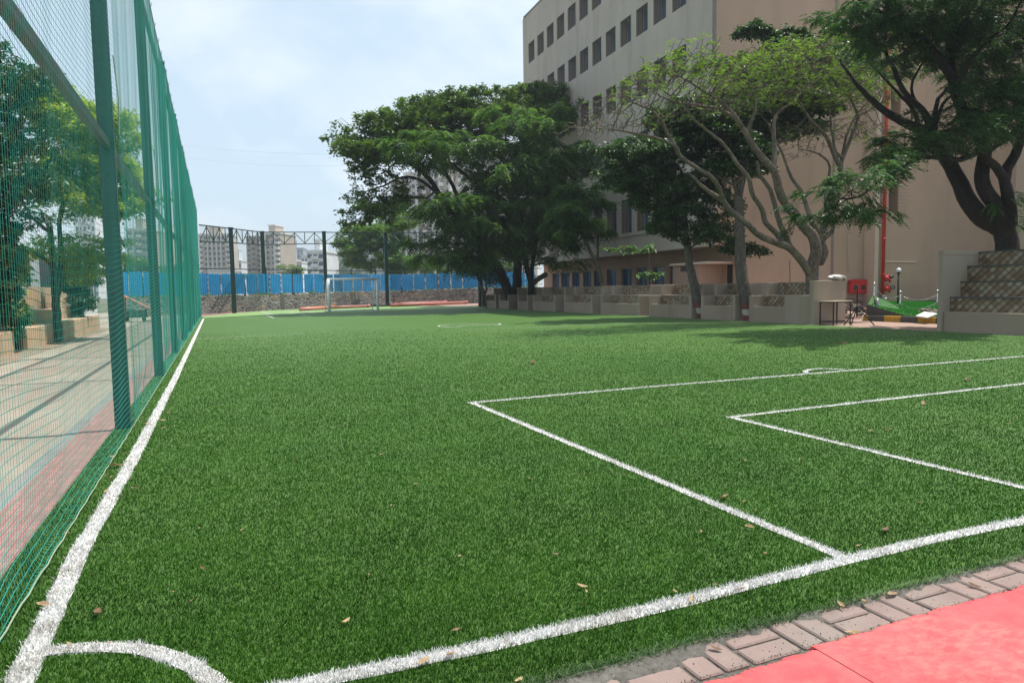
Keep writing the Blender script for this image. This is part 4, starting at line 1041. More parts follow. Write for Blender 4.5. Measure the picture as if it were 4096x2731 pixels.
lf.box(fx, ya-0.036, fz, fx+0.02, ya-0.031, fz+0.12); lf.box(fx+.02, ya-0.036, fz+0.10, fx+0.08, ya-0.031, fz+0.12); lf.box(fx+.02, ya-0.036, fz+0.05, fx+0.06, ya-0.031, fz+0.07)
lf.build('letter_mark', MT['black_steel'], hc)
MB().box(c0.x+0.3*w, ya+0.05, c1.z, c0.x+0.75*w, yb-0.05, c1.z+0.05).build('top_bracket', MT['steel'], hc)
MB().box(c0.x+0.1*w, yb, c0.z+0.1, c1.x-0.1*w, yb+0.06, c1.z-0.1).build('wall_bracket', MT['black_steel'], hc)

# ------------------------------------------------------------------ seating units along the right touchline
UX = 17.74
units = [(44.47, 46.57), (42.2, 43.88), (39.15, 40.73), (35.37, 38.45), (31.15, 34.31), (26.81, 30.31), (23.07, 26.07), (20.49, 22.47), (17.9, 19.76)]
ulab = ['tiled concrete seat unit nearest the black end post of the rear fence', 'small tiled concrete seat unit hidden partly by the big leaning trunk', 'narrow concrete seat unit between the big twin trunk and the forked stump tree',
        'two tier tiled seat unit just right of the forked stump tree', 'two tier tiled seat unit left of the slim leaning trunk', 'wide two tier tiled seat unit directly right of the slim leaning trunk',
        'wide two tier tiled seat unit left of the red banded leaning trunk', 'two tier tiled seat unit between the two banded trunks', 'two tier tiled seat unit joined to the tall end block with the table']
def seat(y0, y1, label, last=False):
    t_ = thing('seating_unit', label, 'seat', (UX, (y0+y1)/2, 0), 'tiled concrete seats along the side of the pitch'); T = 0.16; X1, X2, X3 = UX+0.58, UX+1.25, UX+1.42
    MB().bbox(UX+0.004, y0+T, -0.05, UX+0.20, y1-T, 0.545, 0.012).build('front_wall', MT['seat_wall'], t_)
    MB().box(UX+0.2, y0+T, 0.46, X1, y1-T, 0.535).build('seat', MT['seat_pale'], t_)
    for a, b in ((y0, y0+T), (y1-T, y1)):
        if last and a == y0: continue
        m = MB().bbox(UX, a, -0.05, X1+0.08, b, 0.93, 0.012); m.bbox(X1+0.082, a+0.0, -0.05, X3+0.12, b, 1.39, 0.012); m.build('side_wall', MT['seat_pale'], t_)
    MB().box(X1, y0+T+0.001, 0.537, X1+0.06, y1-T-0.001, 0.90).build('tile_panel', MT['tile'], t_)
    MB().box(X1-0.02, y0+T+0.001, 0.901, X2, y1-T-0.001, 0.94).build('upper_seat', MT['seat_pale'], t_)
    MB().box(X2, y0+T+0.001, 0.941, X2+0.05, y1-T-0.001, 1.37).build('tile_panel', MT['tile'], t_)
    MB().box(X2+0.05, y0+T+0.001, 0.0, X3, y1-T-0.001, 1.365).build('back_wall', MT['seat_wall'], t_)
    MB().box(X2-0.0, y0+T+0.001, 1.371, X3+0.001, y1-T-0.001, 1.385).build('coping', MT['cement'], t_)
    return t_
for i, (a, b) in enumerate(units):
    t_ = seat(a, b, ulab[i], i == 8)
    if i == 8:
        m = MB().bbox(UX, 16.98, -0.05, UX+1.45, 18.06, 0.95, 0.012); m.build('end_block', MT['seat_pale'], t_)
        m = MB().bbox(UX-0.01, 16.80, -0.05, UX+1.42, 16.977, 1.42, 0.014); m.build('end_wall', MT['seat_pale'], t_)
# ------------------------------------------------------------------ stepped stand at the right edge
st = thing('stepped_stand', 'tall four step tiled stand with a plain end wall at the right edge', 'seating', (UX, 9, 0)); Ye, Y0 = 12.45, 1.0
m = MB().bbox(UX-0.07, Ye, -0.05, UX+1.95, Ye+0.12, 2.10, 0.012); m.box(UX-0.085, Ye-0.012, 2.02, UX+1.96, Ye+0.132, 2.10+0.03); m.build('end_wall', MT['seat_pale'], st)
MB().bbox(UX, Y0, -0.05, UX+0.14, Ye-0.003, 0.52, 0.012).build('front_wall', MT['seat_wall'], st)
xs = [UX+0.26, UX+0.66, UX+0.92, UX+1.35, UX+1.9]; zs = [0.52, 0.905, 1.315, 1.725, 2.11]
for i in range(4):
    MB().box(xs[i], Y0, zs[i]-0.0, xs[i]+0.04, Ye-0.003, zs[i+1]-0.035).build('tile_panel', MT['tile_big'], st)
    MB().box(xs[i]-0.025, Y0, zs[i+1]-0.035, xs[i+1], Ye-0.003, zs[i+1]).build('tread', MT['cement_dark'], st)
    MB().box(xs[i]+0.04, Y0, 0, xs[i+1]+0.0, Ye-0.004, zs[i+1]-0.036).build('core', MT['seat_wall'], st)
MB().box(UX+0.14, Y0, 0.46, xs[0], Ye-0.003, 0.519).build('tread', MT['seat_wall'], st)

# ------------------------------------------------------------------ table, bag, tripod
tb = thing('small_table', 'small table with thin black steel legs against the end wall of the seats', 'table', (18.5, 16.45, 0))
tx0, tx1, ty0, ty1 = 17.93, 18.66, 16.18, 16.70
MB().bbox(tx0-0.05, ty0-0.04, 0.735, tx1+0.05, ty1+0.04, 0.765, 0.006).build('table_top', MT['wood'], tb)
for x, y in ((tx0, ty0), (tx1, ty0), (tx0, ty1), (tx1, ty1)): MB().box(x-0.016, y-0.016, -0.01, x+0.016, y+0.016, 0.735).build('leg', MT['black_steel'], tb)
m = MB(); 
for z in (0.09, 0.71):
    m.box(tx0+.016, ty0-0.012, z, tx1-.016, ty0+0.012, z+0.024); m.box(tx0+.016, ty1-0.012, z, tx1-.016, ty1+0.012, z+0.024); m.box(tx0-0.012, ty0+.016, z, tx0+0.012, ty1-.016, z+0.024); m.box(tx1-0.012, ty0+.016, z, tx1+0.012, ty1-.016, z+0.024)
m.build('stretcher', MT['black_steel'], tb)
bc = Vector((UX+1.12, 16.9, 1.425)); N, Mm = 26, 12; V = []; F = []
for i in range(N):
    a = 2*math.pi*i/N
    for j in range(Mm):
        ph = math.pi*j/(Mm-1); r0 = math.sin(ph); cr = 1+0.16*math.sin(5*a+3*ph)+0.10*math.sin(11*a-7*ph)
        x = 0.36*r0*math.cos(a)*cr; y = 0.17*r0*math.sin(a)*cr; z = 0.085-0.085*math.cos(ph)*(1+0.2*math.sin(3*a))
        if x > 0.26: z -= (x-0.26)*1.3
        V.append((bc.x+x, bc.y+y, bc.z+max(z, -0.16)))
for i in range(N):
    for j in range(Mm-1): F.append((i*Mm+j, ((i+1) % N)*Mm+j, ((i+1) % N)*Mm+j+1, i*Mm+j+1))
tag(mesh_obj('plastic_bag', V, F, MT['polybag'], smooth=True), 'crumpled pale plastic bag lying on top of the seat end wall', 'bag')
tc = Vector((18.45, 15.75, 0)); tr = thing('tripod_stand', 'black tripod speaker stand with nothing on it beside the table', 'tripod', tuple(tc))
MB().tube([tc+Vector((0, 0, 0.25)), tc+Vector((0, 0, 0.62))], 0.028, 8).build('lower_tube', MT['black_steel'], tr, True)
MB().tube([tc+Vector((0, 0, 0.6)), tc+Vector((0.0, 0, 1.05)), tc+Vector((0.01, 0, 1.28))], [0.02, 0.02, 0.014], 8).build('upper_tube', MT['black_steel'], tr, True)
MB().tube([tc+Vector((0, 0, 0.50)), tc+Vector((0, 0, 0.60))], 0.05, 8).build('collar', MT['black_steel'], tr, True)
for a in (R(175), R(-62), R(58)):
    q = tc+Vector((0.50*math.cos(a), 0.50*math.sin(a), 0.01)); MB().tube([tc+Vector((0, 0, 0.56)), q], 0.019, 6).build('leg', MT['black_steel'], tr, True)
    MB().tube([tc+Vector((0, 0, 0.27)), (tc+Vector((0, 0, 0.56))).lerp(q, 0.55)], 0.012, 6).build('brace', MT['black_steel'], tr, True)

# ------------------------------------------------------------------ raised lawn with kerb, bollards, lamp, rubble
lz = lambda x, y: 0.2+0.36*max(0, min(1, (y-16.1)/1.5))*max(0, min(1, (23.3-x)/2.2))+0.10*max(0, min(1, (y-18)/8))
KX = 21.12
X, Y = np.meshgrid(np.linspace(KX, 46, 60), np.linspace(9.0, 27.35, 50)); Z = np.array([[lz(a, b) for a, b in zip(r1, r2)] for r1, r2 in zip(X, Y)])
left = np.clip((Y-17.6)/9.5, 0, 1)*11.8
X2 = X+(1-(X-KX)/(46-KX))*left
i_ = np.arange(60*50).reshape(50, 60); V = np.c_[X2.ravel(), Y.ravel(), Z.ravel()]
tag(mesh_obj('raised_lawn', V, np.c_[i_[:-1, :-1].ravel(), i_[:-1, 1:].ravel(), i_[1:, 1:].ravel(), i_[1:, :-1].ravel()], MT['lawn_base'], smooth=True), kind='structure')
n = 90000; px = rng.uniform(KX-0.02, 34, n); py = rng.uniform(10, 26.5, n); ok = px > KX+np.clip((py-17.6)/9.5, 0, 1)*11.8-0.01; px, py = px[ok], py[ok]
bo = blades(np.c_[px, py], rng.uniform(0.03, 0.06, len(px)), np.full(len(px), 0.022), rng.uniform(0.01, 0.03, len(px)), rng.uniform(0, 1, len(px)), 'lawn_fibres', MT['lawn'])
co = np.empty(len(bo.data.vertices)*3, dtype=np.float32); bo.data.vertices.foreach_get('co', co); co = co.reshape(-1, 3); co[:, 2] += np.array([lz(a, b) for a, b in zip(co[:, 0], co[:, 1])], dtype=np.float32); bo.data.vertices.foreach_set('co', co.ravel()); bo.data.update()
tag(bo, 'vivid green artificial lawn fibres on the raised bed', 'grass', kind='stuff')
kb = thing('striped_kerb', 'low kerb painted in yellow and black blocks below the raised lawn', 'kerb', (KX-0.1, 15, 0))
ys = np.arange(10.0, 17.6, 0.62)
for i, y in enumerate(ys): MB().bbox(KX-0.16, y, -0.02, KX-0.02, min(y+0.615, 17.62), 0.19, 0.015).build('kerb_stone', MT['yellow'] if i % 2 == 0 else MT['cement_dark'], kb)
tag(MB().prism([(KX-0.018, 9.0), (KX+0.0, 9.0), (KX+0.0, 17.6), (KX-0.018, 17.6)], -0.02, 0.195).build('kerb_backing', MT['cement_dark']), kind='structure')
m = MB(); P_ = [(KX-0.01, 16.2, 0.19), (KX-0.01, 17.6, 0.19), (KX-0.01, 17.6, 0.56), (KX-0.01, 16.2, 0.2)]; m.poly(P_)
m.poly([(KX-0.01, 17.6, -0.02), (KX+11.7, 27.0, -0.02), (KX+11.7, 27.0, 0.29), (KX-0.01, 17.6, 0.56)]); tag(m.build('bed_retaining_face', MT['cement_dark']), kind='structure')
bp = [(2006.5, 696, 0.45), (2066.5, 720, 0.2), (2151.5, 717, 0.2)]; BP = [G(x, y, z) for x, y, z in bp]; BP[0] = atY(2006.5, 696, 17.4); BP[0].z = lz(BP[0].x, 17.4)
BP.append(BP[2]+(BP[2]-BP[1])*1.0)
for i, p in enumerate(BP):
    lab = ['steel chain bollard beside the steel pipe, leftmost of the row', 'steel chain bollard in front of the globe lamp', 'steel chain bollard next to the end wall of the stepped stand', 'steel chain bollard behind the stepped stand'][i]
    t_ = thing('chain_bollard', lab, 'bollard', tuple(p), 'steel bollards edging the raised lawn')
    MB().tube([p, p+Vector((0, 0, 0.72))], 0.028, 12).build('post', MT['steel'], t_, True); MB().lathe(p, [(0.055, 0), (0.055, 0.012), (0.03, 0.02)], 12).build('base', MT['steel'], t_, True)
    MB().sphere(p+Vector((0, 0, 0.775)), 0.052, 14, 9).build('ball_top', MT['steel'], t_, True)
for i in range(3):
    for lv, (h0, sg) in enumerate(((0.66, 0.20), (0.36, 0.20))):
        a = BP[i]+Vector((0, 0, h0)); b_ = BP[i+1]+Vector((0, 0, h0)); m = MB(); n = 34
        pts = [a.lerp(b_, k/n)-Vector((0, 0, sg*4*(k/n)*(1-k/n))) for k in range(n+1)]
        for k in range(n):
            p, q = pts[k], pts[k+1]; d = (q-p); mid = (p+q)/2; u = Vector((0, 0, 1)) if k % 2 else Vector((-d.y, d.x, 0)).normalized()
            w_ = 0.012; ring = [mid+d*0.62*math.cos(t)+u*w_*math.sin(t) for t in np.linspace(0, 6.2832, 9)]; m.tube(ring, 0.0045, 4, False)
        tag(m.build('bollard_chain', MT['steel']), '%s steel chain swagged %s' % (('upper', 'lower')[lv], ['left of the globe lamp', 'between the lamp and the stand', 'behind the stepped stand'][i]), 'chain', 'chains between the bollards')
lp = G(2062.0, 701, 0.22); lm = thing('globe_lamp', 'short black lamp post with a white globe standing on the raised lawn', 'lamp post', tuple(lp))
MB().tube([lp, lp+Vector((0, 0, 1.55))], 0.042, 12).build('post', MT['black_steel'], lm, True)
MB().lathe(lp+Vector((0, 0, 1.53)), [(0.05, 0), (0.09, 0.03), (0.085, 0.07), (0.04, 0.075)], 14).build('collar', MT['black_steel'], lm, True)
MB().sphere(lp+Vector((0, 0, 1.69)), 0.115, 20, 12).build('globe', MT['globe'], lm, True)
# loose blocks
blk_m = MB().bbox(-0.11, -0.055, 0, 0.11, 0.055, 0.07, 0.008)
bprot = mesh_obj('paver_block', blk_m.v, blk_m.f, MT['block']); COL.objects.unlink(bprot)
bprot2 = mesh_obj('paver_block', blk_m.v, blk_m.f, MT['block_pink']); COL.objects.unlink(bprot2)
def put_block(x, y, z, label, grp, src=None, tilt=0.5, sc=1.0):
    o = (src or bprot).copy(); COL.objects.link(o); o.location = (x, y, z); o.rotation_euler = (random.uniform(-tilt, tilt), random.uniform(-tilt, tilt), random.uniform(0, 3.14)); o.scale = (sc,)*3; tag(o, label, 'block', grp)
for i in range(120):
    u_, v_ = random.gauss(0, 0.75), random.gauss(0, 0.35); hgt = max(0, 0.62*math.exp(-((u_-0.35)/1.0)**2-(v_/0.5)**2)); px_ = 21.6+u_*0.85+v_; py_ = 19.4-u_*0.45+v_
    put_block(px_, py_, hgt*random.random()**0.4, 'brown paver block in the heap behind the tripod', 'paver blocks heaped behind the tripod')
for i in range(90):
    u_, v_ = random.gauss(0, 0.55), random.gauss(0, 0.22); hgt = max(0, 0.34*math.exp(-((u_)/0.7)**2-(v_/0.3)**2)); c_ = G(2125, 733); put_block(c_.x+0.32-u_*0.25+v_, c_.y+u_*-1.0+0.1, hgt*random.random()**0.5, 'brown paver block in the heap under the white board', 'paver blocks heaped under the white board')
for i in range(60):
    c_ = G(2022+i*1.9, 734); put_block(c_.x+random.uniform(-.12, .15), c_.y+random.uniform(-.1, .1), random.choice([0, 0, .05, .1]), 'brown paver block strewn along the striped kerb', 'paver blocks strewn along the kerb', tilt=0.35)
for j, (x, y) in enumerate(((2052, 728), (2060, 733), (2050, 736), (2056, 722))):
    c_ = G(x, y); put_block(c_.x, c_.y, 0.02+0.03*j, ['pink cracked', 'pale pink rounded', 'pink chipped', 'pink leaning'][j]+' paver block near the middle bollard', 'pink paver blocks by the kerb', bprot2, 0.7, 1.25)
m = MB(); c_ = G(2125, 727, 0.0); a = atY(*S(3000, 1080, 3.095)(2050, 572), c_.y+0.0); s = S(3000, 1080, 3.095)
Q = [atY(*s(2050, 572), 15.6), atY(*s(2195, 590), 14.9), atY(*s(2318, 543), 15.3), atY(*s(2160, 520), 16.2)]
th_ = Vector((0, 0, 0.018))
m.poly([q+th_ for q in Q]); m.poly([q-th_ for q in reversed(Q)])
for i in range(4): m.poly([Q[i]-th_, Q[(i+1) % 4]-th_, Q[(i+1) % 4]+th_, Q[i]+th_])
tag(m.build('white_board', MT['board']), 'flat white board resting on the heap of paver blocks', 'board')
m = MB(); c_ = G(2100, 737.5); m.bar((c_.x, c_.y, 0.03), (c_.x+0.05, c_.y+0.9, 0.03), 0.07, 0.05); tag(m.build('timber_batten', MT['wood']), 'pale timber batten lying on the path before the kerb', 'timber')
# ------------------------------------------------------------------ trees: limbs traced in space, twigs grown into the crown's volume
def grow(limbs, attr, step, infl, kill, iters=90, seed=0):
    """limbs: list of (points, r0, r1). Returns nodes, parent, fixed radius"""
    rg = np.random.default_rng(seed); nodes = []; par = []; rad = []
    for pts, r0, r1, *att in limbs:
        pts = [np.array(p, dtype=float) for p in pts]; tot = sum(np.linalg.norm(b-a) for a, b in zip(pts[:-1], pts[1:])) or 1
        prev = -1
        if nodes:
            d = np.linalg.norm(np.array(nodes)-pts[0], axis=1); prev = int(d.argmin())
        else:
            nodes.append(pts[0]); par.append(-1); rad.append(r0); prev = 0
        # smooth the polyline
        P = []
        for i in range(len(pts)-1):
            p0 = pts[max(0, i-1)]; p1 = pts[i]; p2 = pts[i+1]; p3 = pts[min(len(pts)-1, i+2)]; L = np.linalg.norm(p2-p1); n = max(1, int(L/step))
            for k in range(1, n+1):
                t = k/n; P.append(0.5*((2*p1)+(-p0+p2)*t+(2*p0-5*p1+4*p2-p3)*t*t+(-p0+3*p1-3*p2+p3)*t**3))
        acc = 0; last = pts[0]
        for p in P:
            acc += np.linalg.norm(p-last); last = p; f = min(1, acc/tot)
            nodes.append(p+rg.normal(0, step*0.04, 3)); par.append(prev); rad.append(r0+(r1-r0)*f); prev = len(nodes)-1
    nf = len(nodes); N = np.zeros((nf+60000, 3)); N[:nf] = nodes; n = nf
    A = attr.copy(); dist = np.full(len(A), 1e9); near = np.zeros(len(A), dtype=int)
    lo = 0
    for it in range(iters):
        for s0 in range(lo, n, 400):
            blk_ = N[s0:min(n, s0+400)]; d = np.linalg.norm(A[:, None]-blk_[None], axis=2); j = d.argmin(1); dm = d[np.arange(len(A)), j]; up_ = dm < dist
            dist[up_] = dm[up_]; near[up_] = j[up_]+s0
        alive = dist > kill; A = A[alive]; dist = dist[alive]; near = near[alive]
        if len(A) == 0: break
        lo = n; act = dist < infl
        if not act.any(): break
        dirs = A[act]-N[near[act]]; dirs /= np.linalg.norm(dirs, axis=1, keepdims=True)+1e-9
        acc = {}
        un, inv = np.unique(near[act], return_inverse=True); sm = np.zeros((len(un), 3)); np.add.at(sm, inv, dirs)
        sm += rg.normal(0, 0.22, sm.shape); sm /= np.linalg.norm(sm, axis=1, keepdims=True)+1e-9
        new = N[un]+sm*step
        k = len(new)
        if n+k > len(N): break
        N[n:n+k] = new; par += un.tolist(); n += k
    return N[:n], np.array(par), np.array(rad), nf
def skeleton_mesh(N, par, rad_fixed, nf, r_tip, expo=2.4, scale=1.0):
    n = len(N); r = np.full(n, 0.0); acc = np.zeros(n); kids = [[] for _ in range(n)]
    for i in range(n):
        if par[i] >= 0: kids[par[i]].append(i)
    order = range(n-1, -1, -1)
    for i in order:
        r[i] = r_tip if acc[i] == 0 else acc[i]**(1/expo)
        if par[i] >= 0: acc[par[i]] += r[i]**expo
    rr_ = r.copy(); rr_[:nf] = rad_fixed[:nf]
    for i in range(nf, n):
        p = par[i]; rr_[i] = min(r[i]*scale, rr_[p]*0.92) if p >= 0 else r[i]
    rr_ = np.maximum(rr_, r_tip)
    m = MB(); done = np.zeros(n, dtype=bool)
    for root in range(n):
        if par[root] >= 0 and not (done[root] is False and root in ()): pass
    stack = [0]+[]
    starts = [(None, 0)]
    while starts:
        p, i = starts.pop(); ch = [i]; cur = i
        while kids[cur]:
            ks = kids[cur]; big = max(ks, key=lambda k_: rr_[k_])
            for k_ in ks:
                if k_ != big: starts.append((cur, k_))
            ch.append(big); cur = big
        pts = ([N[p]] if p is not None else [])+[N[k_] for k_ in ch]; rs = ([min(rr_[p], rr_[ch[0]]*1.15)] if p is not None else [])+[rr_[k_] for k_ in ch]
        if len(pts) < 2: continue
        rm = max(rs); m.tube([tuple(q) for q in pts], rs, 10 if rm > 0.1 else (6 if rm > 0.03 else 3), cap=False)
    return m, rr_, kids
def clumps(defs, n, rg, shell=0.5, sub=None):
    if sub:
        sh, sz, per = sub; c0 = clumps(defs, max(4, n//per), rg, shell); p = np.repeat(c0, per, axis=0); return p+rg.normal(0, 1, p.shape)*np.array([sh, sh, sz])*rg.uniform(0.6, 1.3, (len(c0), 1)).repeat(per, axis=0)
    """defs: (centre, (rx,ry,rz), weight) ellipsoids -> points"""
    w = np.array([d[1][0]*d[1][1]*d[1][2] for d in defs])**0.75; w = w*np.array([d[2] if len(d) > 2 else 1 for d in defs]); w /= w.sum(); out = []
    cnt = rg.multinomial(n, w)
    for d, c in zip(defs, cnt):
        u = rg.normal(size=(c, 3)); u /= np.linalg.norm(u, axis=1, keepdims=True); q = rg.uniform(0, 1, c)**(1/3.0*shell)
        out.append(np.array(d[0])+u*q[:, None]*np.array(d[1]))
    return np.vstack(out)
def leaf_quads(pos, size, aspect, rg, up_bias=0.8, droop=0.0, jitter=0.0, dirs=None):
    """one folded leaf (4 verts, quad) per position"""
    n = len(pos); s_ = size*(rg.uniform(0.65, 1.25, n))
    d = rg.normal(size=(n, 3)); 
    if dirs is not None: d = d*0.6+dirs*1.0
    d[:, 2] = d[:, 2]*0.45-droop; d /= np.linalg.norm(d, axis=1, keepdims=True)
    nrm = rg.normal(size=(n, 3)); nrm[:, 2] = np.abs(nrm[:, 2])+up_bias*2; side = np.cross(d, nrm); side /= np.linalg.norm(side, axis=1, keepdims=True)+1e-9
    up_ = np.cross(side, d)
    V = np.zeros((n, 4, 3)); V[:, 0] = pos; V[:, 1] = pos+d*s_[:, None]*0.45+side*(s_*aspect/2)[:, None]+up_*(s_*0.06)[:, None]
    V[:, 2] = pos+d*s_[:, None]; V[:, 3] = pos+d*s_[:, None]*0.45-side*(s_*aspect/2)[:, None]+up_*(s_*0.06)[:, None]
    return V
def fronds(pos, dirs, L, rg, nl=7, lw=0.16, ll=0.34, droop=0.5):
    """feathery compound leaf: nl pairs of narrow leaflets on a drooping axis"""
    n = len(pos); d = dirs+rg.normal(0, 0.45, (n, 3)); d[:, 2] = d[:, 2]*0.4; d /= np.linalg.norm(d, axis=1, keepdims=True)+1e-9
    up_ = np.tile([0, 0, 1.0], (n, 1)); side = np.cross(d, up_); side /= np.linalg.norm(side, axis=1, keepdims=True)+1e-9
    Ls = L*rg.uniform(0.7, 1.2, n); out = []; dr = droop*rg.uniform(0.5, 1.5, n)
    for k in range(nl):
        t = (k+0.5)/nl; base = pos+d*(Ls*t)[:, None]; base[:, 2] -= dr*Ls*t*t
        tl = ll*math.sin(math.pi*(0.15+0.8*t))
        for sg in (-1, 1):
            e = side*sg*0.85+d*0.5; e[:, 2] -= 0.25+dr*t*0.6; e /= np.linalg.norm(e, axis=1, keepdims=True); w_ = np.cross(e, up_); w_ /= np.linalg.norm(w_, axis=1, keepdims=True)+1e-9
            w_ = w_*0.8+up_*rg.uniform(-0.5, 0.5, (n, 1)); ln = Ls*tl; ww = Ls*lw
            V = np.zeros((n, 4, 3)); V[:, 0] = base; V[:, 1] = base+e*(ln*0.5)[:, None]+w_*(ww/2)[:, None]; V[:, 2] = base+e*ln[:, None]; V[:, 3] = base+e*(ln*0.5)[:, None]-w_*(ww/2)[:, None]; out.append(V)
    return out
def leaves_obj(name, Vs, vals, mat, parent):
    V = np.concatenate([v.reshape(-1, 3) for v in Vs]); F = np.arange(len(V)).reshape(-1, 4); a = np.repeat(np.concatenate(vals), 4)
    return mesh_obj(name, V, F, mat, parent, attr=np.clip(a, 0, 1))
def tree(name, label, cat, limbs, cl, n_attr, step, infl, kill, bark_m, leaf_m, kind, leaf_n, leaf_s, seed=0, group=None, r_tip=0.006, shell=0.6, twig_r=0.03, v_base=0.4, extra=None, aspect=0.5, spread=0.25, expo=2.4, bare=0.0, droop=0.5, scale=1.0, sub=(0.5, 0.14, 14)):
    rg = np.random.default_rng(seed); A = clumps(cl, n_attr, rg, shell, sub)
    N, par, rad, nf = grow(limbs, A, step, infl, kill, seed=seed)
    base = limbs[0][0][0]; t_ = thing(name, label, cat, (float(base[0]), float(base[1]), float(base[2])), group)
    m, rr_, kids = skeleton_mesh(N, par, rad, nf, r_tip, expo, scale)
    m.build('trunk', bark_m, t_, True)
    tw = np.where((rr_ < twig_r) & (np.arange(len(N)) >= min(nf, len(N)-1)))[0]
    if len(tw) == 0: return t_
    wgt = np.array([3.0 if not kids[i] else 1.0 for i in tw]); 
    if bare > 0:                       # keep leaves only on the outermost, topmost twigs
        zz = N[tw, 2]; wgt = np.where([not kids[i] for i in tw], 1.0, 0.04)*np.clip((zz-np.quantile(zz, bare))/(zz.max()-np.quantile(zz, bare))*1.6, 0.02, 1)
    wgt = wgt/wgt.sum(); pick = rg.choice(tw, leaf_n, p=wgt); pos = N[pick]+rg.normal(0, spread, (leaf_n, 3))*np.array([1, 1, 0.6])
    dr_ = N[pick]-N[par[pick]]; dr_ /= np.linalg.norm(dr_, axis=1, keepdims=True)+1e-9
    node_v = rg.normal(0, 0.14, len(N))
    low = smooth_noise(pos[:, 0]*0.25+pos[:, 2]*0.2, pos[:, 1]*0.25, seed+3)*0.10
    v = v_base+node_v[pick]+low+rg.normal(0, 0.16, leaf_n)
    if kind == 'frond':
        Vs = fronds(pos, dr_, leaf_s, rg, droop=droop); vs = [v+rg.normal(0, 0.05, leaf_n) for _ in Vs]
    else:
        Vs = [leaf_quads(pos, leaf_s, aspect, rg, droop=droop*0.5, dirs=dr_*0.5)]; vs = [v]
    leaves_obj('crown', Vs, vs, leaf_m, t_)
    return t_
def TR(sf, pts, d0, d1=None, wob=0.0, seed=0):
    """trace a limb: zoom-crop points -> space, camera depth from d0 to d1"""
    d1 = d0 if d1 is None else d1; n = len(pts); rg = np.random.default_rng(seed); out = []
    for i, (x, y) in enumerate(pts): out.append(tuple(atD(*sf(x, y), d0+(d1-d0)*i/max(1, n-1)+wob*rg.normal()*(i > 0))))
    return out
def CL(sf, x, y, rx, ry, d, rd=None, w=1.0):
    c = atD(*sf(x, y), d); a = atD(*sf(x+rx, y), d); b_ = atD(*sf(x, y+ry), d); hr = (a-c).length; vr = (b_-c).length
    return (tuple(c), (hr, rd or hr*0.9, vr), w)

# ---- the big spreading rain tree at the far right corner
s3 = S(1300, 300, 1.568); D0 = G(1180, 707).dot(Vector(tuple(_fw)))+0.0
D0 = 46.5
base = G(1180, 706)
lim = [([tuple(base)]+TR(s3, [(1165, 1400), (1130, 1310), (1095, 1230), (1040, 1130), (960, 1020), (880, 930), (800, 850), (730, 770), (660, 660), (560, 570), (450, 500), (330, 440), (220, 440)], D0, D0-6), 0.42, 0.05),
       ([tuple(base)]+TR(s3, [(1200, 1380), (1207, 1200), (1200, 1050), (1170, 900), (1130, 800), (1040, 730), (930, 660), (840, 600), (740, 560), (640, 520)], D0+0.5, D0+2), 0.40, 0.07),
       (TR(s3, [(1200, 1050), (1180, 850), (1150, 700), (1130, 560), (1060, 450), (1000, 330), (950, 230)], D0+0.5, D0+3), 0.26, 0.05),
       (TR(s3, [(1150, 700), (1250, 560), (1350, 430), (1450, 300), (1530, 190)], D0+1, D0+5), 0.18, 0.04),
       (TR(s3, [(880, 930), (830, 760), (760, 620), (640, 440), (560, 320), (500, 250)], D0-3, D0-2), 0.16, 0.04),
       (TR(s3, [(730, 770), (600, 660), (480, 640), (400, 680), (300, 720), (210, 740)], D0-4, D0-6), 0.11, 0.03),
       (TR(s3, [(660, 780), (560, 770), (450, 800), (330, 830)], D0-4, D0-5), 0.07, 0.03),
       (TR(s3, [(300, 350), (230, 350), (150, 310), (100, 270)], D0-5, D0-6), 0.03, 0.01)]
cl = [CL(s3, *a) for a in ((1000, 190, 300, 55, D0+2, 4.0), (740, 220, 260, 60, D0, 4.0), (560, 240, 120, 60, D0-2, 3), (420, 290, 150, 55, D0-4, 2.5), (300, 410, 170, 70, D0-5, 2.5), (130, 490, 100, 40, D0-6, 1.6),
      (230, 500, 110, 55, D0-6, 1.8), (480, 420, 190, 80, D0-3, 3), (1250, 150, 150, 50, D0+4, 3.5), (1230, 110, 60, 20, D0+4, 2), (1480, 140, 170, 50, D0+5, 3), (1650, 180, 110, 60, D0+5, 2.5), (900, 290, 280, 80, D0+1, 4), (1250, 290, 220, 80, D0+3, 3.5), (1550, 250, 150, 70, D0+4, 3),
      (240, 770, 110, 60, D0-6, 1.8), (200, 880, 75, 55, D0-6, 1.6), (340, 690, 90, 45, D0-5, 1.6), (340, 850, 90, 55, D0-5, 1.6), (480, 750, 110, 55, D0-4, 1.8), (600, 330, 180, 60, D0-2, 3), (780, 400, 200, 60, D0, 3), (300, 600, 60, 30, D0-5, 1))]
tree('rain_tree', 'huge dark spreading rain tree leaning over the pitch behind the far seats', 'tree', lim, cl, 4600, 0.30, 3.2, 0.36, MT['bark_black'], MT['leaf_rain'], 'leaf', 92000, 0.22, seed=1, v_base=0.66, spread=0.14, droop=0.2, aspect=0.55, sub=(0.55, 0.13, 16))
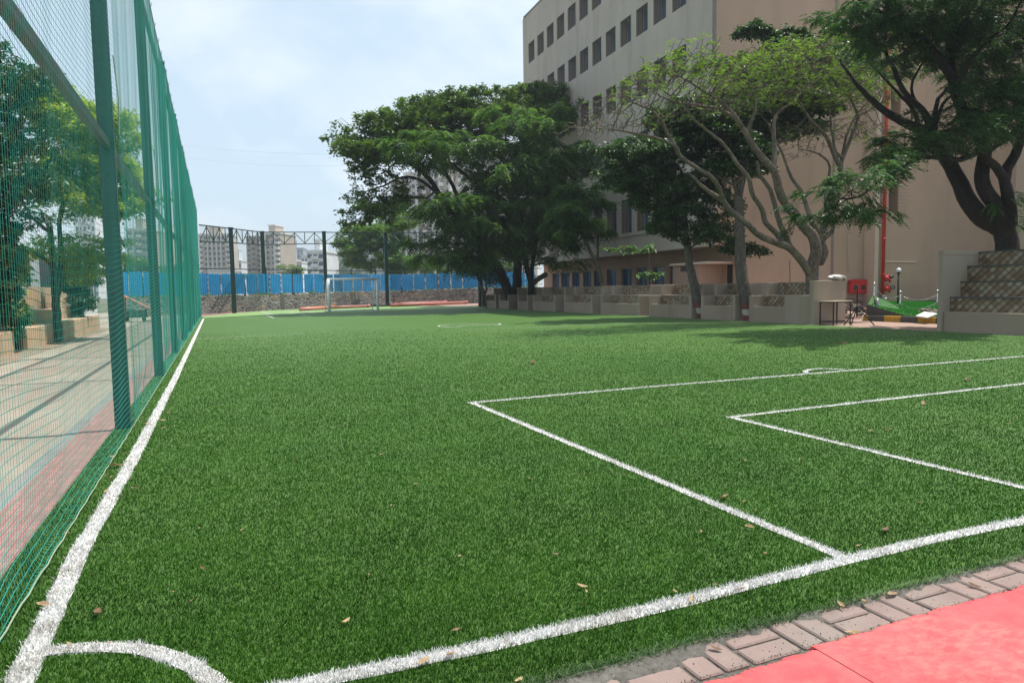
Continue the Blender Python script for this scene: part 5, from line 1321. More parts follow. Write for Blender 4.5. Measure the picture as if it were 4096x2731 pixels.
# ---- feathery tree with the sawn limb
Df = 43.5; base = G(1219, 708.5)
lim = [([tuple(base)]+TR(s3, [(1290, 1390), (1292, 1300), (1262, 1190), (1240, 1060), (1235, 930), (1260, 800), (1300, 680), (1340, 560), (1380, 440), (1400, 330)], Df, Df-1), 0.26, 0.05),
       (TR(s3, [(1292, 1290), (1300, 1200), (1320, 1080), (1360, 940), (1420, 820), (1480, 700), (1500, 580)], Df, Df-1), 0.15, 0.03),
       (TR(s3, [(1240, 1060), (1180, 930), (1100, 830), (1000, 740), (900, 640), (800, 560), (650, 480)], Df, Df-3), 0.15, 0.04),
       (TR(s3, [(1240, 1200), (1150, 1120), (1020, 1080), (900, 1060), (780, 1060)], Df, Df-2), 0.10, 0.03),
       (TR(s3, [(1235, 930), (1120, 900), (960, 880), (800, 850), (700, 830)], Df, Df-3), 0.10, 0.03),
       (TR(s3, [(1100, 830), (1080, 700), (1100, 560), (1130, 400), (1160, 300)], Df-1, Df-1), 0.10, 0.03),
       (TR(s3, [(1300, 1200), (1360, 1180), (1440, 1170), (1490, 1190)], Df, Df-2), 0.05, 0.02)]
cl = [CL(s3, *a) for a in ((590, 430, 170, 70, Df-4, 2), (470, 490, 70, 50, Df-4, 1.3), (700, 500, 120, 40, Df-3, 1.6), (890, 400, 110, 60, Df-3, 2), (1000, 450, 60, 50, Df-2, 1.5), (1270, 390, 170, 120, Df-2, 2.5), (1150, 260, 120, 55, Df-1, 2.2), (1400, 260, 110, 60, Df-1, 2), (1300, 590, 200, 140, Df-2, 2.6),
      (1060, 600, 90, 70, Df-1, 2), (1420, 800, 170, 150, Df-1, 2.5), (1150, 780, 200, 130, Df-2, 2.5), (850, 830, 200, 90, Df-3, 2), (680, 850, 110, 70, Df-3, 1.5), (950, 980, 230, 100, Df-2, 2.2), (1180, 1000, 230, 130, Df-1, 2.3), (780, 1150, 80, 45, Df-2, 1.3), (930, 1090, 150, 70, Df-2, 2), (1110, 1110, 110, 50, Df-1, 2), (1400, 980, 130, 90, Df-1, 2), (640, 1020, 80, 30, Df-2, 1.2), (1460, 1180, 55, 30, Df-2, 1.0), (1500, 620, 120, 120, Df-1, 1.8), (1560, 480, 80, 60, Df-1, 1.5), (1700, 1000, 60, 60, Df-9, 1.2))]
ft = tree('feathery_tree', 'dark tree with drooping feathery leaves and a sawn limb stub between the seats', 'tree', lim, cl, 3000, 0.30, 2.8, 0.40, MT['bark_black'], MT['leaf_fern'], 'frond', 13500, 0.66, seed=2, v_base=0.62, spread=0.14, droop=0.8, sub=(0.5, 0.16, 12))
p = TR(s3, [(1296, 1310), (1330, 1285), (1388, 1248)], Df, Df-0.8); MB().tube(p, [0.2, 0.17, 0.155], 12).build('sawn_limb', MT['bark_mid'], ft, True)
# ---- slim leaning tree with feathery crown
s5 = S(2050, 850, 2.613); s5b = S(2300, 300, 1.742)
p = atX(*s5(955, 860), 19.35); dS = float(np.dot(np.array(p)-np.array([0, 0, EYE]), _fw)); base = (p.x, p.y, 0.0)
lim = [([base, (p.x, p.y, 0.9)]+TR(s5, [(955, 800), (935, 740), (905, 620), (870, 520), (820, 420), (780, 330), (740, 260), (700, 200), (650, 100), (600, 0)], dS, dS-0.5), 0.17, 0.04),
       (TR(s5, [(880, 520), (895, 400), (890, 300), (900, 150), (870, -50), (840, -250)], dS, dS), 0.08, 0.03)]
cl = [CL(s5, *a) for a in ((880, 180, 110, 110, dS, 0.9), (650, 100, 160, 110, dS-1, 1.2), (560, 0, 120, 120, dS-1, 1.2), (480, 180, 90, 60, dS-1, 1), (820, -100, 120, 120, dS, 1), (700, -150, 160, 140, dS, 1.3), (640, 330, 70, 40, dS, 0.8))]
tree('slim_tree', 'slim leaning tree with feathery leaves rising behind the middle seats', 'tree', lim, cl, 500, 0.2, 1.6, 0.3, MT['bark_mid'], MT['leaf_fern'], 'frond', 2300, 0.50, seed=3, v_base=0.38, sub=(0.25, 0.1, 12), spread=0.12, droop=0.7)
# ---- red-banded leaning trunk with dark round leaves
dT = 28.4; base = Vector((18.15, 22.78, 0)); dT = float(np.dot(np.array(base)-np.array([0, 0, EYE]), _fw))
lim = [([tuple(base)]+TR(s5b, [(850, 1560), (835, 1480), (810, 1380), (795, 1300), (780, 1180), (765, 1060), (760, 950), (730, 850), (700, 740), (690, 620), (680, 500)], dT, dT), 0.21, 0.05),
       (TR(s5b, [(765, 1060), (700, 960), (600, 880), (500, 800), (400, 700), (300, 600)], dT, dT-1), 0.07, 0.02),
       (TR(s5b, [(760, 950), (850, 860), (930, 760), (1000, 700)], dT, dT+0.5), 0.06, 0.02),
       (TR(s5b, [(790, 1220), (880, 1150), (960, 1190), (1060, 1180), (1150, 1190)], dT, dT-1), 0.04, 0.012),
       (TR(s5b, [(700, 740), (600, 620), (500, 520), (420, 450)], dT, dT-1), 0.06, 0.02)]
cl = [CL(s5b, *a) for a in ((420, 500, 220, 80, dT-1.5, 1.2), (330, 620, 170, 110, dT-1.5, 1.2), (520, 700, 230, 130, dT-0.5, 1.5), (620, 880, 200, 120, dT-0.5, 1.3), (820, 820, 180, 130, dT+0.5, 1.4), (700, 560, 200, 120, dT, 1.4), (760, 1060, 150, 80, dT, 1.0), (560, 1000, 120, 90, dT, 1.0), (880, 1100, 110, 50, dT-0.5, 0.8), (1040, 1130, 70, 35, dT-1, 0.5), (1110, 1200, 60, 30, dT-1, 0.5), (960, 720, 110, 100, dT+0.6, 1.0), (1000, 950, 100, 80, dT+0.5, 0.8), (250, 760, 60, 60, dT-1, 0.8), (580, 1230, 50, 40, dT, 0.5), (1200, 1200, 30, 25, dT-1, 0.3))]
tree('leafy_tree', 'leaning tree with a red banded foot and dark glossy leaves before the tan wall', 'tree', lim, cl, 1900, 0.19, 1.9, 0.26, MT['bark_band'], MT['leaf_round'], 'leaf', 36000, 0.15, seed=4, v_base=0.45, sub=(0.3, 0.12, 12), spread=0.12, aspect=0.62, droop=0.6)
# ---- straight grey trunk with banded foot, crown behind the bare tree
base = Vector((18.2, 20.18, 0)); dU = float(np.dot(np.array(base)-np.array([0, 0, EYE]), _fw))
lim = [([tuple(base)]+TR(s5b, [(1163, 1400), (1150, 1200), (1148, 1000), (1140, 850), (1160, 740), (1190, 600), (1200, 480), (1220, 330), (1260, 200), (1300, 90), (1350, 0), (1400, -90)], dU, dU+2), 0.25, 0.05),
       (TR(s5b, [(1150, 790), (1050, 740), (980, 700), (900, 690)], dU, dU+1), 0.08, 0.03), (TR(s5b, [(1190, 700), (1260, 600), (1330, 500), (1450, 460), (1560, 350), (1640, 230)], dU, dU+2), 0.09, 0.03),
       (TR(s5b, [(1200, 480), (1100, 380), (1000, 300), (900, 240)], dU+1, dU+1), 0.08, 0.03), (TR(s5b, [(1260, 200), (1400, 120), (1550, 30), (1700, -60)], dU+2, dU+3), 0.09, 0.03)]
cl = [CL(s5b, *a) for a in ((1300, 90, 260, 110, dU+3, 2), (1500, 200, 220, 130, dU+3, 1.8), (960, 290, 230, 110, dU+2, 1.6), (1200, 380, 200, 110, dU+2.5, 1.6), (1150, -70, 170, 80, dU+3, 1.5), (1480, -60, 260, 110, dU+3.5, 2), (1720, 60, 220, 120, dU+3.5, 1.8), (1650, -160, 240, 80, dU+4, 1.8), (1380, -250, 130, 60, dU+3, 1.2), (1150, 560, 100, 80, dU+1, 1), (1230, 640, 80, 60, dU+0.5, 0.7), (1650, 330, 120, 70, dU+2, 1.1), (880, 430, 160, 90, dU+1.5, 1.3), (700, 300, 150, 80, dU+2, 1.2), (1850, -60, 160, 120, dU+4, 1.4), (1000, 620, 100, 60, dU+1, 1), (1240, -320, 40, 30, dU+3, .7))]
tree('leafy_tree', 'straight grey trunked tree with a white and red banded foot and round green leaves', 'tree', lim, cl, 2600, 0.22, 3.4, 0.30, MT['bark_band'], MT['leaf_round'], 'leaf', 80000, 0.18, seed=5, v_base=0.55, sub=(0.33, 0.13, 12), spread=0.13, aspect=0.6, droop=0.5)
# ---- the nearly bare umbrella tree
sB = s5b; dB = 23.6
lim = [(TR(sB, [(1662, 1760), (1655, 1560), (1652, 1440), (1655, 1330), (1680, 1230), (1660, 1130), (1600, 1060), (1530, 970), (1440, 850), (1400, 700), (1370, 650), (1260, 520), (1190, 410), (1130, 310), (1040, 210), (920, 130), (800, 50), (700, 0)], dB, dB-2), 0.25, 0.02),
       (TR(sB, [(1640, 1400), (1590, 1310), (1500, 1210), (1430, 1180), (1290, 1120), (1190, 1030), (1090, 950), (1030, 870), (1010, 800), (960, 720), (850, 650), (740, 570), (700, 500), (600, 450), (430, 410), (260, 380), (60, 370)], dB-0.3, dB-4.5), 0.135, 0.013),
       (TR(sB, [(1040, 880), (960, 830), (880, 770), (800, 690)], dB-2, dB-2.5), 0.09, 0.03),
       (TR(sB, [(700, 500), (640, 400), (590, 300), (520, 240), (420, 200), (300, 140)], dB-3, dB-4), 0.06, 0.012),
       (TR(sB, [(1450, 1190), (1410, 1110), (1330, 1030), (1300, 930), (1235, 830), (1210, 720), (1130, 620), (1050, 500), (960, 420), (850, 330), (740, 210), (640, 130), (520, 60)], dB-0.8, dB-3), 0.10, 0.016),
       (TR(sB, [(1490, 1180), (1430, 1040), (1390, 900), (1360, 800), (1290, 700), (1265, 600)], dB-0.6, dB-1.5), 0.10, 0.05),
       (TR(sB, [(1385, 680), (1390, 520), (1385, 350), (1420, 260), (1540, 170), (1620, 60)], dB-1, dB), 0.09, 0.025),
       (TR(sB, [(1130, 310), (1000, 240), (850, 210), (700, 190), (560, 130)], dB-1.5, dB-3), 0.07, 0.015),
       (TR(sB, [(1050, 260), (900, 240), (780, 210)], dB-2, dB-2.5), 0.05, 0.02),
       (TR(sB, [(1655, 1330), (1690, 1140), (1740, 1050), (1820, 850), (1850, 700), (1860, 600), (1930, 420), (1970, 290), (1930, 180), (1920, 60), (1970, -60)], dB+0.3, dB+1.5), 0.14, 0.02),
       (TR(sB, [(1850, 650), (1800, 540), (1750, 430), (1640, 310), (1570, 200), (1500, 90)], dB+0.6, dB), 0.09, 0.025),
       (TR(sB, [(1820, 560), (1790, 400), (1770, 210), (1740, 100)], dB+0.8, dB+1), 0.06, 0.02),
       (TR(sB, [(1860, 600), (1890, 430), (1950, 300), (2050, 180), (2160, 100)], dB+1, dB+2), 0.06, 0.02),
       (TR(sB, [(1970, 290), (2060, 240), (2150, 190), (2260, 130)], dB+1, dB+2), 0.05, 0.015),
       (TR(sB, [(1660, 1060), (1610, 900), (1570, 800), (1510, 720), (1450, 560), (1400, 460), (1340, 330)], dB+0.2, dB+0.6), 0.09, 0.02),
       (TR(sB, [(1700, 1330), (1740, 1230), (1720, 1160), (1790, 1090), (1800, 1030)], dB+0.2, dB), 0.16, 0.06),
       (TR(sB, [(1760, 1050), (1750, 820), (1775, 650), (1740, 580), (1650, 530), (1560, 520)], dB+0.4, dB), 0.08, 0.02),
       (TR(sB, [(1540, 170), (1640, 60), (1750, -60)], dB, dB+1), 0.04, 0.015), (TR(sB, [(1930, 180), (1830, 60), (1750, -40)], dB+1, dB+1), 0.05, 0.015),
       (TR(sB, [(1190, 410), (1250, 260), (1240, 120), (1180, -40)], dB-1, dB-1), 0.06, 0.015)]
cl = [CL(sB, *a) for a in ((90, 390, 130, 60, dB-4.5, .8), (60, 330, 110, 30, dB-4.5, .7), (270, 330, 170, 70, dB-4, 1.0), (330, 200, 170, 60, dB-3.8, 1.2), (430, 90, 170, 70, dB-3.3, 1.3), (640, 0, 190, 80, dB-3, 1.6), (750, -120, 150, 60, dB-2.6, 1.5), (900, 20, 180, 80, dB-2.4, 1.6), (1050, 150, 200, 90, dB-1.5, 1.5), (1080, -20, 190, 80, dB-1.5, 1.8), (1300, -80, 220, 80, dB-.5, 2), (1300, 150, 200, 110, dB-.5, 1.6), (1500, -140, 220, 80, dB, 2), (1550, 60, 200, 110, dB, 1.6),
      (1750, -140, 220, 80, dB+.6, 2), (1780, 100, 170, 110, dB+.6, 1.4), (1950, -60, 170, 90, dB+1, 1.6), (2050, 150, 150, 90, dB+1.4, 1.2), (2120, 30, 120, 90, dB+1.6, 1.3), (700, 230, 170, 90, dB-2.6, 1.2), (1900, 380, 120, 80, dB+.9, .8), (1600, 430, 130, 80, dB+.2, .8), (1580, 540, 60, 40, dB, .5), (2080, 400, 110, 50, dB+1.5, .7), (560, 330, 150, 70, dB-3, 1.0))]
tree('umbrella_tree', 'half bare flat crowned tree with pale grey limbs and sparse lime leaves', 'tree', lim, cl, 13000, 0.13, 2.6, 0.15, MT['bark_grey'], MT['leaf_lime'], 'frond', 4600, 0.20, seed=6, v_base=0.5, spread=0.05, r_tip=0.0095, bare=0.05, droop=0.25, shell=0.9, expo=2.6, scale=0.9, sub=(0.22, 0.05, 8))
# ---- the dark tree filling the upper right corner
sR = S(3200, 0, 1.568); dR = float(np.dot(np.array(atX(2325, 590, 20.75))-np.array([0, 0, EYE]), _fw))
lim = [(TR(sR, [(1300, 1760), (1300, 1600), (1290, 1480), (1250, 1420), (1150, 1370), (1060, 1270), (1010, 1160), (950, 1050), (900, 970), (850, 890), (780, 830), (700, 790), (600, 740), (500, 670), (400, 580), (320, 480), (250, 380)], dR, dR+1), 0.33, 0.03),
       (TR(sR, [(1290, 1440), (1230, 1300), (1150, 1170), (1140, 1060), (1160, 950), (1120, 860), (1060, 760), (1000, 650), (960, 500), (945, 380), (940, 200), (930, 40), (900, -120)], dR, dR-1), 0.22, 0.07),
       (TR(sR, [(1320, 1420), (1310, 1280), (1270, 1110), (1190, 1010), (1110, 940)], dR, dR-1), 0.20, 0.07),
       (TR(sR, [(1275, 1090), (1350, 970), (1390, 850), (1420, 740), (1500, 600)], dR, dR-1.5), 0.15, 0.06),
       (TR(sR, [(1170, 930), (1280, 880), (1380, 800), (1480, 740)], dR, dR-1), 0.13, 0.05),
       (TR(sR, [(960, 500), (880, 380), (800, 290), (760, 240), (600, 130), (480, 60), (350, -10)], dR-1, dR-1.5), 0.12, 0.03),
       (TR(sR, [(840, 850), (790, 720), (730, 660), (650, 570), (590, 440), (540, 330), (540, 230)], dR, dR), 0.11, 0.03),
       (TR(sR, [(850, 850), (850, 700), (870, 620), (940, 540), (980, 440)], dR, dR), 0.08, 0.03), (TR(sR, [(870, 760), (890, 660), (960, 590)], dR, dR), 0.07, 0.03),
       (TR(sR, [(750, 810), (710, 690), (620, 590), (540, 500), (420, 380)], dR, dR+1), 0.07, 0.02),
       (TR(sR, [(840, 840), (760, 700), (700, 560), (730, 460), (800, 360)], dR, dR), 0.07, 0.02),
       (TR(sR, [(1110, 960), (1000, 1000), (860, 990), (760, 990), (640, 1050), (480, 1150), (380, 1230), (250, 1250)], dR-1, dR-4), 0.08, 0.02),
       (TR(sR, [(960, 620), (1050, 400), (1180, 260), (1300, 160)], dR-1, dR-2), 0.11, 0.03)]
cl = [CL(sR, *a) for a in ((330, 30, 170, 60, dR-1.5, 1.2, .8), (560, 60, 170, 80, dR-1.5, 1.5), (780, 60, 220, 110, dR-2, 1.8), (1050, 60, 230, 120, dR-2, 2), (1300, 90, 200, 140, dR-2, 2), (900, 230, 220, 110, dR-1, 1.6), (1150, 280, 230, 120, dR-1, 1.6), (1330, 330, 140, 150, dR-.5, 1.5), (650, 220, 150, 90, dR-1, 1.2), (1250, 470, 150, 100, dR+.5, 1.2, .7), (1100, 480, 120, 80, dR+.5, 1, .6), (560, 330, 90, 60, dR, 1, .7), (820, 380, 120, 60, dR, 1, .6),
      (1080, 680, 110, 50, dR-2, .9), (1240, 620, 150, 60, dR-2, 1), (1360, 560, 120, 80, dR-2, 1.1), (1050, 800, 150, 70, dR-2, 1.0), (1250, 760, 130, 70, dR-2, 1.0), (940, 880, 110, 50, dR-2, .9), (700, 880, 110, 45, dR-2.5, .8), (650, 980, 110, 50, dR-3, .8), (520, 1080, 130, 60, dR-3.5, .8), (380, 1130, 130, 55, dR-4, .8), (220, 1190, 110, 50, dR-4, .7), (600, 1170, 100, 35, dR-3.5, .7), (250, 1320, 90, 50, dR-4, .7), (160, 1360, 60, 35, dR-4, .5), (480, 1320, 40, 25, dR-3.5, .4), (1400, 1230, 90, 60, dR-.5, .7), (1360, 1370, 60, 50, dR, .6), (1150, 1380, 30, 20, dR, .3), (1450, 700, 100, 90, dR-1, 1), (930, 560, 50, 40, dR, .5, .6))]
tree('dark_tree', 'dark many limbed tree with heavy foliage filling the upper right corner', 'tree', lim, cl, 3600, 0.16, 1.8, 0.22, MT['bark_black'], MT['leaf_dark'], 'frond', 15000, 0.27, seed=7, v_base=0.48, spread=0.08, r_tip=0.008, droop=0.6, sub=(0.28, 0.10, 12))
# ---- sapling with broad leaves
def broad(name, label, base, limbs_, tips, n_l, size, seed):
    rg = np.random.default_rng(seed); t_ = thing(name, label, 'tree', base); m = MB()
    for pts, r0, r1 in limbs_: m.tube(pts, list(np.linspace(r0, r1, len(pts))), 6)
    m.build('trunk', MT['bark_mid'], t_, True); V, F, A = [], [], []
    for tp in tips:
        tp = np.array(tp)
        for k in range(n_l):
            a = rg.uniform(0, 6.28); el = rg.uniform(-0.5, 0.6); d = np.array([math.cos(a)*math.cos(el), math.sin(a)*math.cos(el), math.sin(el)]); sd = np.cross(d, [0, 0, 1]); sd /= np.linalg.norm(sd); L = size*rg.uniform(0.7, 1.2); up_ = np.cross(sd, d)
            b0 = len(V); prof = [0.12, 0.45, 0.8, 1.0, 0.75, 0.05]
            for i, w_ in enumerate(prof):
                t = i/5; c_ = tp+d*L*t-np.array([0, 0, 1])*L*0.35*t*t; wd = L*0.23*w_; V += [tuple(c_-sd*wd+up_*wd*0.3), tuple(c_), tuple(c_+sd*wd+up_*wd*0.3)]; A += [rg.uniform(0, 1)]*3
            for i in range(5):
                for j in range(2): F.append((b0+i*3+j, b0+i*3+j+1, b0+i*3+j+4, b0+i*3+j+3))
    mesh_obj('leaves', V, F, MT['leaf_broad'], t_, attr=A); return t_
p = atX(*s5(1445, 830), 18.9); dQ = float(np.dot(np.array(p)-np.array([0, 0, EYE]), _fw)); bs = (p.x, p.y, 0)
lm_ = [([bs, (p.x, p.y, 0.7)]+TR(s5, [(1442, 800), (1435, 720), (1440, 620), (1430, 500), (1420, 380)], dQ), 0.035, 0.015), (TR(s5, [(1435, 740), (1390, 690), (1340, 660)], dQ), 0.012, 0.006), (TR(s5, [(1435, 740), (1500, 690), (1540, 650)], dQ), 0.012, 0.006),
       (TR(s5, [(1500, 360), (1400, 400), (1260, 400), (1120, 400), (1000, 375), (930, 370)], dQ-0.4), 0.022, 0.006), (TR(s5, [(1420, 420), (1500, 360)], dQ, dQ-.4), 0.02, 0.02)]
tips = TR(s5, [(1310, 650), (1350, 640), (1380, 655), (1420, 630), (1470, 650), (1510, 640), (1550, 640), (1440, 670), (1400, 620)], dQ)+TR(s5, [(950, 370), (1000, 375), (1050, 380), (1100, 390), (1130, 360), (1170, 400), (1210, 370), (1240, 350), (1280, 390), (1320, 400), (1360, 390), (1400, 370), (1440, 330), (1460, 380)], dQ-0.4)
broad('young_tree', 'thin young tree with big broad leaves, one branch reaching out in sunlight', bs, lm_, tips, 9, 0.30, 11)
# ---- small twisted trees by the far end post
s2 = S(1900, 1080, 1.96); dz_ = 49.5
lim = [(TR(s2, [(68, 285), (62, 240), (70, 200), (55, 150), (30, 80), (10, 40), (-15, 20)], dz_), 0.17, 0.04), (TR(s2, [(68, 210), (90, 150), (85, 100), (70, 70), (75, 10), (90, -40)], dz_), 0.09, 0.03)]
cl = [CL(s2, *a) for a in ((100, -30, 90, 40, dz_-1, 1), (30, 0, 60, 40, dz_-1, 1), (150, 20, 60, 50, dz_-1, 1), (170, 90, 40, 40, dz_-1.5, .8))]
tree('small_tree', 'small twisted tree standing right behind the black end post', 'tree', lim, cl, 300, 0.22, 2.0, 0.35, MT['bark_grey'], MT['leaf_rain'], 'leaf', 4200, 0.18, seed=12, v_base=0.35, sub=(0.3, 0.12, 10))
# ---- neem tree in front of the stone wall
s4 = S(750, 850, 1.96); bb = G(*S(1200, 1150, 3.36)(1378, 215)); dN = float(np.dot(np.array(bb)-np.array([0, 0, EYE]), _fw))
lim = [([tuple(bb)]+TR(s4, [(1680, 660), (1668, 590), (1630, 530), (1600, 480), (1570, 400), (1540, 310), (1560, 220), (1600, 120)], dN), 0.27, 0.05), (TR(s4, [(1610, 490), (1500, 420), (1400, 380), (1330, 320)], dN), 0.1, 0.03), (TR(s4, [(1660, 560), (1720, 480), (1800, 430), (1850, 410)], dN), 0.08, 0.02), (TR(s4, [(1560, 380), (1480, 280), (1420, 200)], dN), 0.08, 0.02)]
cl = [CL(s4, *a) for a in ((1290, 220, 110, 90, dN, 2.5), (1420, 160, 120, 70, dN, 2.5), (1620, 80, 110, 70, dN, 2.5), (1560, 230, 140, 90, dN, 3), (1360, 330, 140, 80, dN, 2.5), (1560, 380, 160, 80, dN-1, 2.5), (1760, 400, 140, 60, dN, 2), (1860, 430, 60, 50, dN, 1.5), (1300, 420, 60, 40, dN, 1.5), (1430, 420, 130, 50, dN, 2), (1640, 440, 120, 40, dN-1, 2), (1690, 150, 60, 80, dN, 1.5))]
tree('neem_tree', 'bright green round crowned tree leaning before the blue sheets right of the goal', 'tree', lim, cl, 1500, 0.38, 3.0, 0.5, MT['bark_mid'], MT['leaf_neem'], 'leaf', 36000, 0.34, seed=8, v_base=0.62, sub=(0.4, 0.16, 12), spread=0.25, aspect=0.4, droop=0.5, r_tip=0.012)

# ------------------------------------------------------------------ left side, seen through the net
sL = S(0, 850, 2.614); sL2 = S(0, 150, 2.24)
def dep(p): return float(np.dot(np.array(p)-np.array([0, 0, EYE]), _fw))
b2 = G(133, 783); d2 = dep(b2)
lim = [([tuple(b2)]+TR(sL, [(600, 1200), (595, 1060), (580, 900), (570, 700), (550, 540), (540, 350), (520, 150)], d2), 0.125, 0.075), (TR(sL, [(590, 900), (620, 700), (640, 500), (630, 300), (620, 100)], d2+.2), 0.09, 0.06),
       (TR(sL2, [(620, 1330), (580, 1150), (600, 1000), (700, 850), (800, 700)], d2), 0.10, 0.03), (TR(sL2, [(560, 1400), (520, 1250), (440, 1100), (400, 950)], d2), 0.09, 0.03), (TR(sL, [(550, 540), (450, 470), (380, 430)], d2), 0.08, 0.05), (TR(sL, [(520, 220), (400, 110), (320, 50)], d2), 0.07, 0.04),
       (TR(sL2, [(640, 1300), (780, 1250), (900, 1200), (1050, 1150)], d2, d2+1), 0.06, 0.02)]
cl = [CL(sL2, *a) for a in ((430, 560, 170, 60, d2, 1.5), (620, 640, 150, 80, d2, 1.5), (800, 640, 130, 70, d2, 1.4), (900, 720, 110, 90, d2+.5, 1.4), (1080, 800, 60, 90, d2+1, .9), (700, 800, 200, 100, d2, 1.5), (900, 950, 170, 90, d2+.5, 1.4), (1110, 960, 50, 60, d2+1, .7), (700, 1100, 230, 80, d2, 1.5), (950, 1180, 180, 90, d2+.5, 1.3), (1180, 1250, 80, 60, d2+1, .7), (430, 1250, 130, 90, d2, 1.2), (600, 1350, 200, 80, d2, 1.3), (900, 1370, 200, 70, d2+.5, 1.2), (1150, 1420, 90, 60, d2+1, .8), (800, 1500, 220, 70, d2, 1.2), (1050, 1560, 120, 60, d2+1, .8))]+[CL(sL, *a) for a in ((900, 400, 170, 60, d2+.5, 1), (1080, 480, 80, 60, d2+1, .8), (700, 350, 150, 60, d2, 1), (400, 380, 120, 60, d2, .9), (1000, 600, 90, 50, d2+1, .7), (1110, 330, 60, 80, d2+1, .7), (860, 640, 60, 40, d2+.5, .5))]
tree('court_tree', 'yellow green feathery tree with two dark stems beyond the net', 'tree', lim, cl, 2500, 0.17, 2.0, 0.25, MT['bark_dark'], MT['leaf_yellow'], 'leaf', 50000, 0.145, seed=21, v_base=0.7, sub=(0.3, 0.1, 12), spread=0.12, aspect=0.38, droop=0.6)
d1 = d2-4.0; b1 = atD(-40, 810, d1); b1.z = 0
lim = [([tuple(b1)]+[tuple(atD(x, y, d1)) for x, y in ((-45, 600), (-50, 450), (-30, 300), (-20, 180), (0, 120))], 0.22, 0.05), ([tuple(atD(x, y, d1)) for x, y in ((-50, 450), (20, 330), (60, 240))], 0.08, 0.03), ([tuple(atD(x, y, d1)) for x, y in ((-45, 560), (20, 480), (80, 420), (120, 360))], 0.08, 0.03)]
ID = lambda x, y: (x, y)
cl = [CL(ID, *a) for a in ((0, 150, 60, 35, d1, 1.2), (60, 185, 40, 25, d1, .8), (-10, 230, 90, 50, d1, 1.5), (30, 310, 100, 60, d1, 1.5), (60, 340, 50, 40, d1, 1), (10, 410, 80, 50, d1, 1.3), (70, 420, 40, 40, d1, .8), (0, 480, 70, 40, d1, 1.1), (-60, 350, 80, 130, d1, 1.3))]
tree('evergreen_tree', 'dark dense evergreen tree at the far left beyond the net', 'tree', lim, cl, 1500, 0.16, 1.4, 0.24, MT['bark_black'], MT['leaf_round'], 'leaf', 24000, 0.13, seed=22, v_base=0.5, sub=(0.2, 0.12, 12), spread=0.11, aspect=0.42, droop=0.5)
b4 = G(44, 805); d4 = dep(b4)
lim = [([tuple(b4)]+TR(sL, [(195, 1300), (180, 1150), (150, 1000), (120, 800), (90, 600), (70, 400), (50, 200)], d4), 0.10, 0.04)]
cl = [CL(sL, *a) for a in ((80, 980, 110, 110, d4, .6), (100, 750, 100, 130, d4, .6), (90, 500, 110, 120, d4, .7), (70, 250, 110, 120, d4, .7), (200, 1050, 50, 60, d4, .4), (190, 1250, 30, 90, d4, .25), (160, 650, 70, 80, d4, .5), (0, 850, 60, 200, d4, .5))]
tree('creeper_tree', 'slender trunk wrapped in leafy variegated creeper at the left', 'tree', lim, cl, 700, 0.12, 1.2, 0.2, MT['bark_dark'], MT['leaf_var'], 'leaf', 9000, 0.14, seed=23, v_base=0.36, sub=(0.10, 0.12, 8), spread=0.07, aspect=0.45, droop=0.9)
b3 = G(180, 772); d3 = dep(b3)+2.5; b3 = atD(*sL(850, 1000), d3); b3.z = 0
lim = [([tuple(b3)]+TR(sL, [(830, 900), (800, 700), (780, 500), (760, 350)], d3), 0.12, 0.04)]
cl = [CL(sL, *a) for a in ((830, 900, 110, 110, d3, .8), (800, 700, 160, 120, d3, 1), (870, 650, 100, 90, d3, .9), (800, 520, 140, 80, d3, 1.0), (900, 500, 90, 60, d3, .8), (870, 1000, 40, 40, d3, .4))]
tree('bushy_tree', 'bushy dark green tree hanging over the beige court wall beyond the net', 'tree', lim, cl, 700, 0.18, 1.5, 0.28, MT['bark_dark'], MT['leaf_round'], 'leaf', 11000, 0.15, seed=24, v_base=0.45, sub=(0.12, 0.15, 8), spread=0.10, aspect=0.3, droop=0.9)
# ------------------------------------------------------------------ left court walls
def court_wall(y0, y1, label, xs_, hs, mats, rz=0):
    t_ = thing('court_wall', label, 'wall', (xs_[0], (y0+y1)/2, 0), 'stepped walls along the court')
    for i in range(len(hs)):
        x0, x1 = xs_[i+1], xs_[i]; MB().bbox(x0, y0, -0.05, x1-0.003*(i > 0), y1, hs[i], 0.02).build('step', MT[mats[i]], t_)
    return t_
court_wall(9, 20.0, 'low beige court wall nearest the camera with a brown seat back', (-4.5, -4.95, -5.3), (0.5, 0.92), ('court_wall', 'court_wall2'))
court_wall(20.9, 24.0, 'low beige court wall right of the creeper trunk', (-4.42, -4.95, -5.5), (0.52, 0.80), ('court_wall', 'court_wall2'))
court_wall(24.6, 31.5, 'long beige court wall running away behind the first big fence post', (-4.25, -4.8, -5.3), (0.55, 0.90), ('court_wall', 'court_wall'))
o = thing('boundary_wall', 'tall stained beige boundary wall behind the stepped court walls', 'wall', (-6, 25, 0))
MB().box(-6.0, 8, -0.05, -5.8, 24.5, 1.55).build('panel', MT['court_wall'], o); MB().box(-5.9, 24.5, -0.05, -5.7, 34, 1.65).build('panel', MT['court_wall'], o)
for y in (15.2, 18.4, 21.6): MB().box(-5.8, y, -0.05, -5.62, y+0.35, 1.6).build('pier', MT['court_wall'], o)
o = thing('glazed_shed', 'grey glazed shed with dark mullions behind the left boundary wall', 'building', (-7, 22, 0))
MB().box(-10, 12, 0, -7.0, 28, 3.0).build('wall', MT['cement'], o)
for i in range(7):
    y = 14+i*2.0; f = MB().box(-6.99, y-0.05, 1.6, -6.93, y+0.05, 2.9).build('mullion', MT['black_steel'], o)
    MB().box(-6.985, y+0.06, 1.65, -6.97, y+1.9, 2.85).build('pane', MT['glass_far'], o)
